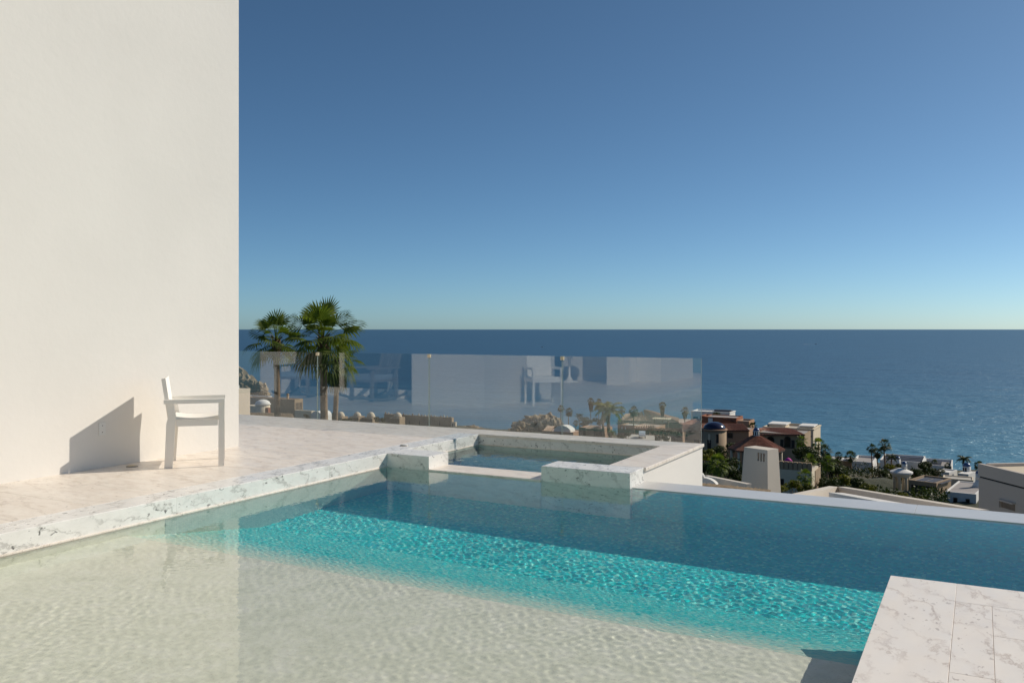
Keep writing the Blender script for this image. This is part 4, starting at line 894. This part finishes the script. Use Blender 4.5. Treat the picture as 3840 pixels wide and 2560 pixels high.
# --- far right: white houses with blue domes
h = house(3195, 3272, 1733, 255, 'plain white house front left of the three tall palms', dy=14, wall='farwhite', roof='roofgrey', par=.6, group='white houses by the shore')
h = house(3100, 3200, 1728, 268, 'low white house with two small arches by the shore', dy=8, wall='tan', roof='farwhite', par=.2, group='white houses by the shore')
for px in (3135, 3172):
    c = at(px, 1728, 266); rx = 13*266/FPX; MB().prism([(c.x+rx*math.cos(math.pi*k/10), c.z+.01+rx*.6*math.sin(math.pi*k/10)) for k in range(11)], 1, c.y, c.y+3).build('arched_roof', M['farwhite'], h['o'])
h = house(3300, 3460, 1733, 282, 'long white roofscape with a small blue cupola by the shore', dy=16, wall='farwhite', roof='roofgrey', par=.7, group='white houses by the shore')
c = at(3366, 1737, 278); drum(h['o'], c, 10*278/FPX, c.z-2, at(3366, 1720, 278).z, 'farwhite', 'cupola', 14); dome(h['o'], c, 10*278/FPX, at(3366, 1720, 278).z+.01, .85, 'bluedome', n=16)
for k in range(4): MB().box(h['x0']+.6, h['x1']-.6, h['y0']+2+3.2*k, h['y0']+3.6+3.2*k, h['z']-.68, h['z']-.2).build('solar_panel', M['solar'], h['o'])
h = house(3460, 3568, 1748, 262, 'white house with rows of dark roof panels left of the blue dome', dy=15, wall='farwhite', roof='roofgrey', par=.7, group='white houses by the shore')
for k in range(4): MB().box(h['x0']+.6, h['x1']-3, h['y0']+2+3*k, h['y0']+3.6+3*k, h['z']-.68, h['z']-.15).build('solar_panel', M['solar'], h['o'])
h = thing('gazebo', 'round gazebo with a white disc roof, columns and a tiny blue cupola', 'gazebo', tuple(at(3380, 1830, 190))); v = 190; c = at(3380, 1772, v); r_ = 40*v/FPX
MB().lathe([(r_*.72, c.z-.75), (r_, c.z), (r_, c.z+.3), (r_*.3, c.z+1.0)], c.x, c.y, 24, smooth=False).build('roof', M['farwhite'], h)
for k in range(6): a = k*math.pi/3+.3; MB().lathe([(.35, c.z-6.5), (.28, c.z-1.5), (.45, c.z-.74)], c.x+r_*.6*math.cos(a), c.y+r_*.6*math.sin(a), 10).build('column', M['cream'], h)
drum(h, (c.x+.6, c.y), .55, c.z+1.001, c.z+2.0, 'farwhite', 'cupola', 14); dome(h, (c.x+.6, c.y), .56, c.z+2.002, .55, 'bluedome', n=16)
for px, py, v, hf, k, lab in ((3470, 1752, 215, 44, 'bush', 'big dark tree right of the gazebo'), (3430, 1775, 205, 34, 'bush', 'dark tree between the gazebo and the flat roofed pool house'), (3510, 1772, 205, 32, 'bush', 'dark foliage left of the white box house'), (3340, 1745, 225, 30, 'yellow', 'light green tree behind the gazebo'), (3380, 1752, 222, 24, 'bush', 'green bush just behind the gazebo roof'), (3300, 1775, 215, 26, 'bush', 'dark bush under the three tall palms'), (3270, 1765, 220, 18, 'yellow', 'pale bush at the feet of the three tall palms'),
                              (3385, 1850, 110, 28, 'yellow', 'yellow green bush behind the parapet before the pool house'), (3445, 1870, 105, 22, 'yellow', 'small bright bush at the pool house columns'), (3345, 1862, 108, 16, 'yellow', 'little bright shrub on the parapet corner road')): shrub(px, py, v, hf, lab, k, sz=.8)
h = house(3407, 3518, 1806, 170, 'flat roofed pool house with a deep dark porch', dy=8, rz=R(-17), wall='tan', roof='roofgrey', par=.35, group='white houses by the shore')
hole(h, 3418, 3510, 1822, 1880, name='porch_opening')
for px in (3440, 3480, 3496): a = on_y(px, 1900, h['y0']-.3); b_ = on_y(px, 1850, h['y0']-.3); MB().lathe([(.22, a.z), (.18, b_.z)], a.x, a.y, 10).build('column', M['cream'], h['o'])
for k in range(3): MB().box(h['x0']+.8+1.8*k, h['x0']+2.2+1.8*k, h['y0']+1, h['y1']-1, h['z']-.33, h['z']-.22).build('roof_panel', M['solar'], h['o'])
h = house(3545, 3662, 1850, 150, 'white flat house with two dark windows beside the taupe wall', dy=13, rz=R(-8), wall='farwhite', roof='roofgrey', par=.12, group='white houses by the shore')
win(h, 3575, 3591, 1864, 1886); win(h, 3622, 3638, 1868, 1889)
c = at(3641, 1842, 158); zr = h['z']-.12; MB().lathe([(22*158/FPX, zr+.002), (17*158/FPX, zr+.45), (10*158/FPX, zr+1.0), (9*158/FPX, zr+1.3)], c.x, c.y, 24).build('cupola_base', M['farwhite'], h['o'])
drum(h['o'], c, 9*158/FPX, zr+1.301, zr+2.5, 'farwhite', 'cupola', 16); dome(h['o'], c, 9.4*158/FPX, zr+2.502, 9*158/FPX, 'bluedome', n=18)
h = house(3535, 3650, 1800, 195, 'pale wall block behind the flat house cupola', dy=5, wall='cream', roof='concrete', par=.2, group='white houses by the shore')
h = house(3508, 3562, 1769, 225, 'white box house left of the blue domed tower', dy=6, rz=R(-17), wall='farwhite', roof='farwhite', par=.3, group='white houses by the shore')
h = house(3592, 3634, 1776, 222, 'white box house carrying the largest of the small blue domes', dy=6, rz=R(-17), wall='farwhite', roof='farwhite', par=.1, group='white houses by the shore')
v = 228; c = at(3599, 1760, v); zc = at(3599, 1745, v).z; drum(h['o'], c, 14*v/FPX, h['z']-.8, zc, 'farwhite', 'cupola', 18); dome(h['o'], c, 14*v/FPX, zc+.002, 14*v/FPX, 'bluedome', n=20)
for a in (-2.1, -1.5): o = MB().box(-.2, .2, -.03, .03, -.5, .5).build('slit_window', M['dark'], h['o'], True); o.location = (c.x+14*v/FPX*math.cos(a), c.y+14*v/FPX*math.sin(a), zc-.8); o.rotation_euler = (0, 0, a+math.pi/2)
c = at(3640, 1770, v); zc = at(3640, 1765, v).z; drum(h['o'], c, 7*v/FPX, h['z']-.8, zc, 'farwhite', 'cupola', 14); dome(h['o'], c, 7*v/FPX, zc+.002, 7*v/FPX, 'bluedome', n=16)
# --- close neighbours: chimney, thatch, parapets, taupe wall
def rot_box_world(mb, c, rz, x0, x1, y0, y1, z0, z1):
    m_ = MB().box(x0, x1, y0, y1, z0, z1); ca, sa = math.cos(rz), math.sin(rz)
    return mb.add([(c[0]+x*ca-y*sa, c[1]+x*sa+y*ca, z) for x, y, z in m_.v], m_.f)
v = 38; top = at(2878, 1687, v); RZ = R(-25); k_ = v/FPX
ch = thing('chimney_tower', 'tapering white chimney tower with three narrow slots', 'chimney', (top.x, top.y, -9.0), RZ)
# local: front face along -x from the near corner, side face along +y
zt = top.z+9.0; fx, fy = 1.25, .76; gr = .165/ (158*k_)      # outward flare per metre of drop
dz = 5.2; e = gr*dz*.85
T = [(0, 0), (0, fy), (-fx, fy), (-fx, 0)]; Bt = [(e*.55, -e*.55), (e*.55, fy+e*.55), (-fx-e*.8, fy+e*.55), (-fx-e*.8, -e*.55)]
sl_w, s0 = .087, -.515
z0s, z1s = zt-(1732-1687)*k_, zt-(1701-1687)*k_
def fr_y(z): return -e*.55*(zt-z)/dz
V = [(x, y, zt) for x, y in T]+[(x, y, zt-dz) for x, y in Bt]
mb = MB(); mb.add(V, [(0, 1, 2, 3), (0, 4, 5, 1), (1, 5, 6, 2), (2, 6, 7, 3)])
xs = [None]; slots = [(s0+.145*i, s0+.145*i+sl_w) for i in range(3)]
def fp(x, z): return (x, fr_y(z), z)
def edge_l(z): f = (zt-z)/dz; return -fx-e*.8*f
def edge_r(z): return e*.55*(zt-z)/dz
mb.add([fp(edge_l(z1s), z1s), fp(edge_r(z1s), z1s), (0, 0, zt), (-fx, 0, zt)], [(0, 1, 2, 3)])
mb.add([fp(edge_l(zt-dz), zt-dz), fp(edge_r(zt-dz), zt-dz), fp(edge_r(z0s), z0s), fp(edge_l(z0s), z0s)], [(0, 1, 2, 3)])
cols = [(edge_l, slots[0][0]), (slots[0][1], slots[1][0]), (slots[1][1], slots[2][0]), (slots[2][1], edge_r)]
for a, b_ in cols:
    fa = a if callable(a) else (lambda z, a=a: a); fb = b_ if callable(b_) else (lambda z, b_=b_: b_)
    mb.add([fp(fa(z0s), z0s), fp(fb(z0s), z0s), fp(fb(z1s), z1s), fp(fa(z1s), z1s)], [(0, 1, 2, 3)])
for a, b_ in slots:                                               # reveals of the slots
    d = .22; A, B, C, D = fp(a, z0s), fp(b_, z0s), fp(b_, z1s), fp(a, z1s); ins = [(p[0], p[1]+d, p[2]) for p in (A, B, C, D)]
    mb.add([A, B, C, D]+ins, [(0, 1, 5, 4), (1, 2, 6, 5), (2, 3, 7, 6), (3, 0, 4, 7)])
mb.build('wall', M['stucco2'], ch, False)
for a, b_ in slots: MB().box(a-.01, b_+.01, fr_y(z0s)+.221, fr_y(z0s)+.26, z0s-.02, z1s+.02).build('slot', M['dark'], ch, False)
# thatch slope and small cupola in front of it
h = thing('thatched_roof', 'grey brown thatch slope between the spa wall and the white chimney', 'roof', tuple(at(2700, 1850, 30))); mb = MB(); q = random.Random(5)
for i in range(900):
    f = q.random(); px = 2600+f*290; py = 1806+f*28+q.uniform(0, 46); v = 30-(py-1806)*.05; a = at(px, py, v); b_ = at(px-14+q.uniform(-8, 8), py+9, v-.6); w_ = .012
    mb.add([a+Vector((-w_, 0, .02)), a+Vector((w_, 0, .02)), b_+Vector((w_, 0, .03)), b_+Vector((-w_, 0, .03))], [(0, 1, 2, 3)])
mb.build('straw', M['thatch'], h)['kind'] = 'stuff'
a, b_, c, d = at(2590, 1806, 30.2), at(2890, 1836, 30.2), at(2890, 1900, 26.5), at(2590, 1880, 26.5)
MB().add([a, b_, c, d]+[p+Vector((0, 0, -.3)) for p in (a, b_, c, d)], [(0, 1, 2, 3), (7, 6, 5, 4), (0, 4, 5, 1), (1, 5, 6, 2), (2, 6, 7, 3), (3, 7, 4, 0)]).build('roof_deck', M['thatch'], h)
MB().add([at(2600, 1880, 29.5)+Vector((dx, dy_, dz_)) for dz_ in (-5, -.1) for dx, dy_ in ((0, 0), (3, 0), (3, 2), (0, 2))], [(0, 1, 5, 4), (1, 2, 6, 5), (2, 3, 7, 6), (3, 0, 4, 7), (4, 5, 6, 7)]).build('wall', M['stucco2'], h)
v = 34; c = at(2626, 1786, v); h = thing('roof_vent_cupola', 'small white domed vent on a curved gable under the glass end', 'cupola', (c.x, c.y, c.z-4)); r_ = 14*v/FPX
drum(h, c, r_*.8, c.z-.35, c.z, 'stucco2', 'drum', 16); drum(h, c, r_*1.15, c.z+.001, c.z+.06, 'stucco', 'cornice', 20); dome(h, c, r_, c.z+.061, 10*v/FPX, 'stucco', n=20)
g0 = at(2640, 1815, v); n = 12; rx = 52*v/FPX; rz_ = 27*v/FPX
MB().prism([(g0.x-rx, g0.z-4)]+[(g0.x+rx, g0.z-4)]+[(g0.x+rx*math.cos(math.pi*k/n), g0.z+rz_*math.sin(math.pi*k/n)**1.2) for k in range(n+1)], 1, g0.y-.15, g0.y+.15).build('gable', M['stucco'], h)
def wall_run(name, label, cat, p, q_, th, hgt, mat, side=1):
    d = Vector((q_.x-p.x, q_.y-p.y, 0)).normalized(); nn = Vector((-d.y, d.x, 0))*th*side; o = thing(name, label, cat, (p.x, p.y, p.z-hgt)); dn = Vector((0, 0, -hgt))
    V = [p, q_, q_+nn, p+nn]; V = V+[x+dn for x in V]; MB().add(V, [(0, 1, 2, 3), (7, 6, 5, 4), (0, 4, 5, 1), (1, 5, 6, 2), (2, 6, 7, 3), (3, 7, 4, 0)]).build('wall', M[mat], o); return o
wall_run('parapet_wall', 'low white parapet running behind the thatch to the white chimney', 'wall', at(2640, 1782, 36), at(2800, 1814, 33), .22, 3, 'stucco2')
pc = at(3141, 1824, 24.5); pr = at(3668, 1911, 17.2); plf = at(2960, 1863, 20.5)
o = wall_run('parapet_wall', 'long white roof parapet sloping to the taupe wall, with small drain holes', 'wall', pc, pr, .22, 3, 'stucco2')
for px in (3138, 3160, 3358):
    f = (px-3141)/(3668-3141); f = max(.012, max(0, f)**1.12); p = pc.lerp(pr, f)-Vector((0, 0, .17)); d = (pr-pc).normalized()
    MB().tube([p-Vector((-d.y, d.x, 0))*.01, p+Vector((-d.y, d.x, 0))*.02], .022, 10).build('drain_hole', M['dark'], o)
wall_run('parapet_wall', 'short white parapet meeting the long one at the far corner', 'wall', plf, pc-(pr-pc).normalized()*.003, .22, 3, 'stucco2', 1)
p1 = at(3108, 1845, 20.5); p2 = at(3400, 1898, 15.2); wall_run('roof_ledge', 'lower white ledge inside the long roof parapet', 'wall', p1, p2, .30, 2.5, 'stucco', 1)
MB().add([plf+Vector((0, 0, -.55)), pc+Vector((0, 0, -.45)), pr+Vector((0, 0, -.45)), at(3300, 1990, 14)+Vector((0, 0, -.3))], [(0, 1, 2, 3)]).build('neighbour_roof', M['stucco2'])['kind'] = 'structure'
# taupe wall on the right
fl = at(3670, 1737, 31); near = at(3990, 1812, 26.98); d = Vector((near.x-fl.x, near.y-fl.y, 0)); L_ = d.length; d.normalize(); nn = Vector((-d.y, d.x, 0))
if nn.dot(Vector((CO, SI, 0))) < 0: nn = -nn
tw = thing('neighbour_house', 'large taupe neighbouring house with a sunlit parapet at the right edge', 'house', (fl.x, fl.y, fl.z-7)); zt = fl.z
def tw_pt(a, b_, z): p = fl+d*a+nn*b_; return (p.x, p.y, z)
def tw_box(name, mat, a0, a1, b0, b1, z0, z1):
    V = [tw_pt(a, b_, z) for a in (a0, a1) for b_ in (b0, b1) for z in (z0, z1)]
    return MB().add(V, [(0, 1, 3, 2), (4, 6, 7, 5), (0, 4, 5, 1), (2, 3, 7, 6), (0, 2, 6, 4), (1, 5, 7, 3)]).build(name, M[mat], tw)
zj = at(3675, 1789, 31).z
tw_box('wall', 'taupe', 0, L_, 0, .3, zt-7, zj); tw_box('parapet', 'taupe', -.02, L_, -.015, .13, zj+.06, zt); tw_box('parapet', 'taupe', -.02, .13, .302, 7, zj+.06, zt); tw_box('wall', 'taupe', 0, .28, .302, 7, zt-7, zj); tw_box('joint', 'dark', .02, L_, .03, .125, zj, zj+.06)
tw_box('roof', 'cream', .131, L_, .131, 7, zt-.5, zt-.10)
# vent hood on the taupe wall
def tw_along(px):
    e = Vector((ray(px)*CO-SI, CO+ray(px)*SI, 0)); den = e.x*d.y-e.y*d.x; return (fl.x*e.y-fl.y*e.x)/(d.x*e.y-d.y*e.x)*-1
a0, a1 = tw_along(3752), tw_along(3808); pv = fl+d*a0; vd = -pv.x*SI+pv.y*CO; zv = HC-(1884-1234)/FPX*vd
tw_box('vent_hood', 'taupe', a0, a1, -.12, -.002, zv+.08, zv+.14); tw_box('vent_hood', 'taupe', a0, a0+.06, -.10, -.002, zv-.14, zv+.079); tw_box('vent_grille', 'wood', a0+.065, a1-.02, -.012, -.0015, zv-.14, zv+.078)
# boats far out
for px, py, w_, lab in ((2033, 1302, 13, 'tiny white boat on the open sea above the glass'), (3060, 1290, 12, 'distant white motorboat trailing a wake')):
    v = (HC-SEA)*FPX/(py-1234); p = at(px, py, v); L_ = w_*v/FPX; b_ = thing('boat', lab, 'boat', (p.x, p.y, SEA), YAW+R(8))
    MB().add([(-L_/2, -L_*.13, L_*.09), (L_*.3, -L_*.13, L_*.1), (L_/2, 0, L_*.12), (L_*.3, L_*.13, L_*.1), (-L_/2, L_*.13, L_*.09), (-L_*.45, -L_*.08, -.2), (L_*.25, -L_*.08, -.2), (L_*.4, 0, -.2), (L_*.25, L_*.08, -.2), (-L_*.45, L_*.08, -.2)],
             [(0, 1, 2, 3, 4), (9, 8, 7, 6, 5)]+[(i, (i+1) % 5, 5+(i+1) % 5, 5+i)[::-1] for i in range(5)]).build('hull', M['car'], b_, False)
    MB().prism([(-L_*.2, L_*.1), (L_*.2, L_*.1), (L_*.1, L_*.2), (-L_*.15, L_*.2)], 1, -L_*.09, L_*.09).build('cabin', M['car'], b_, False)
    if px > 3000: MB().add([(L_*-.5, -L_*.1, .05), (L_*-.5, L_*.1, .05), (-L_*4.2, L_*.5, .05), (-L_*4.2, -L_*.5, .05)], [(0, 3, 2, 1)]).build('wake', M['farwhite'], b_, False)
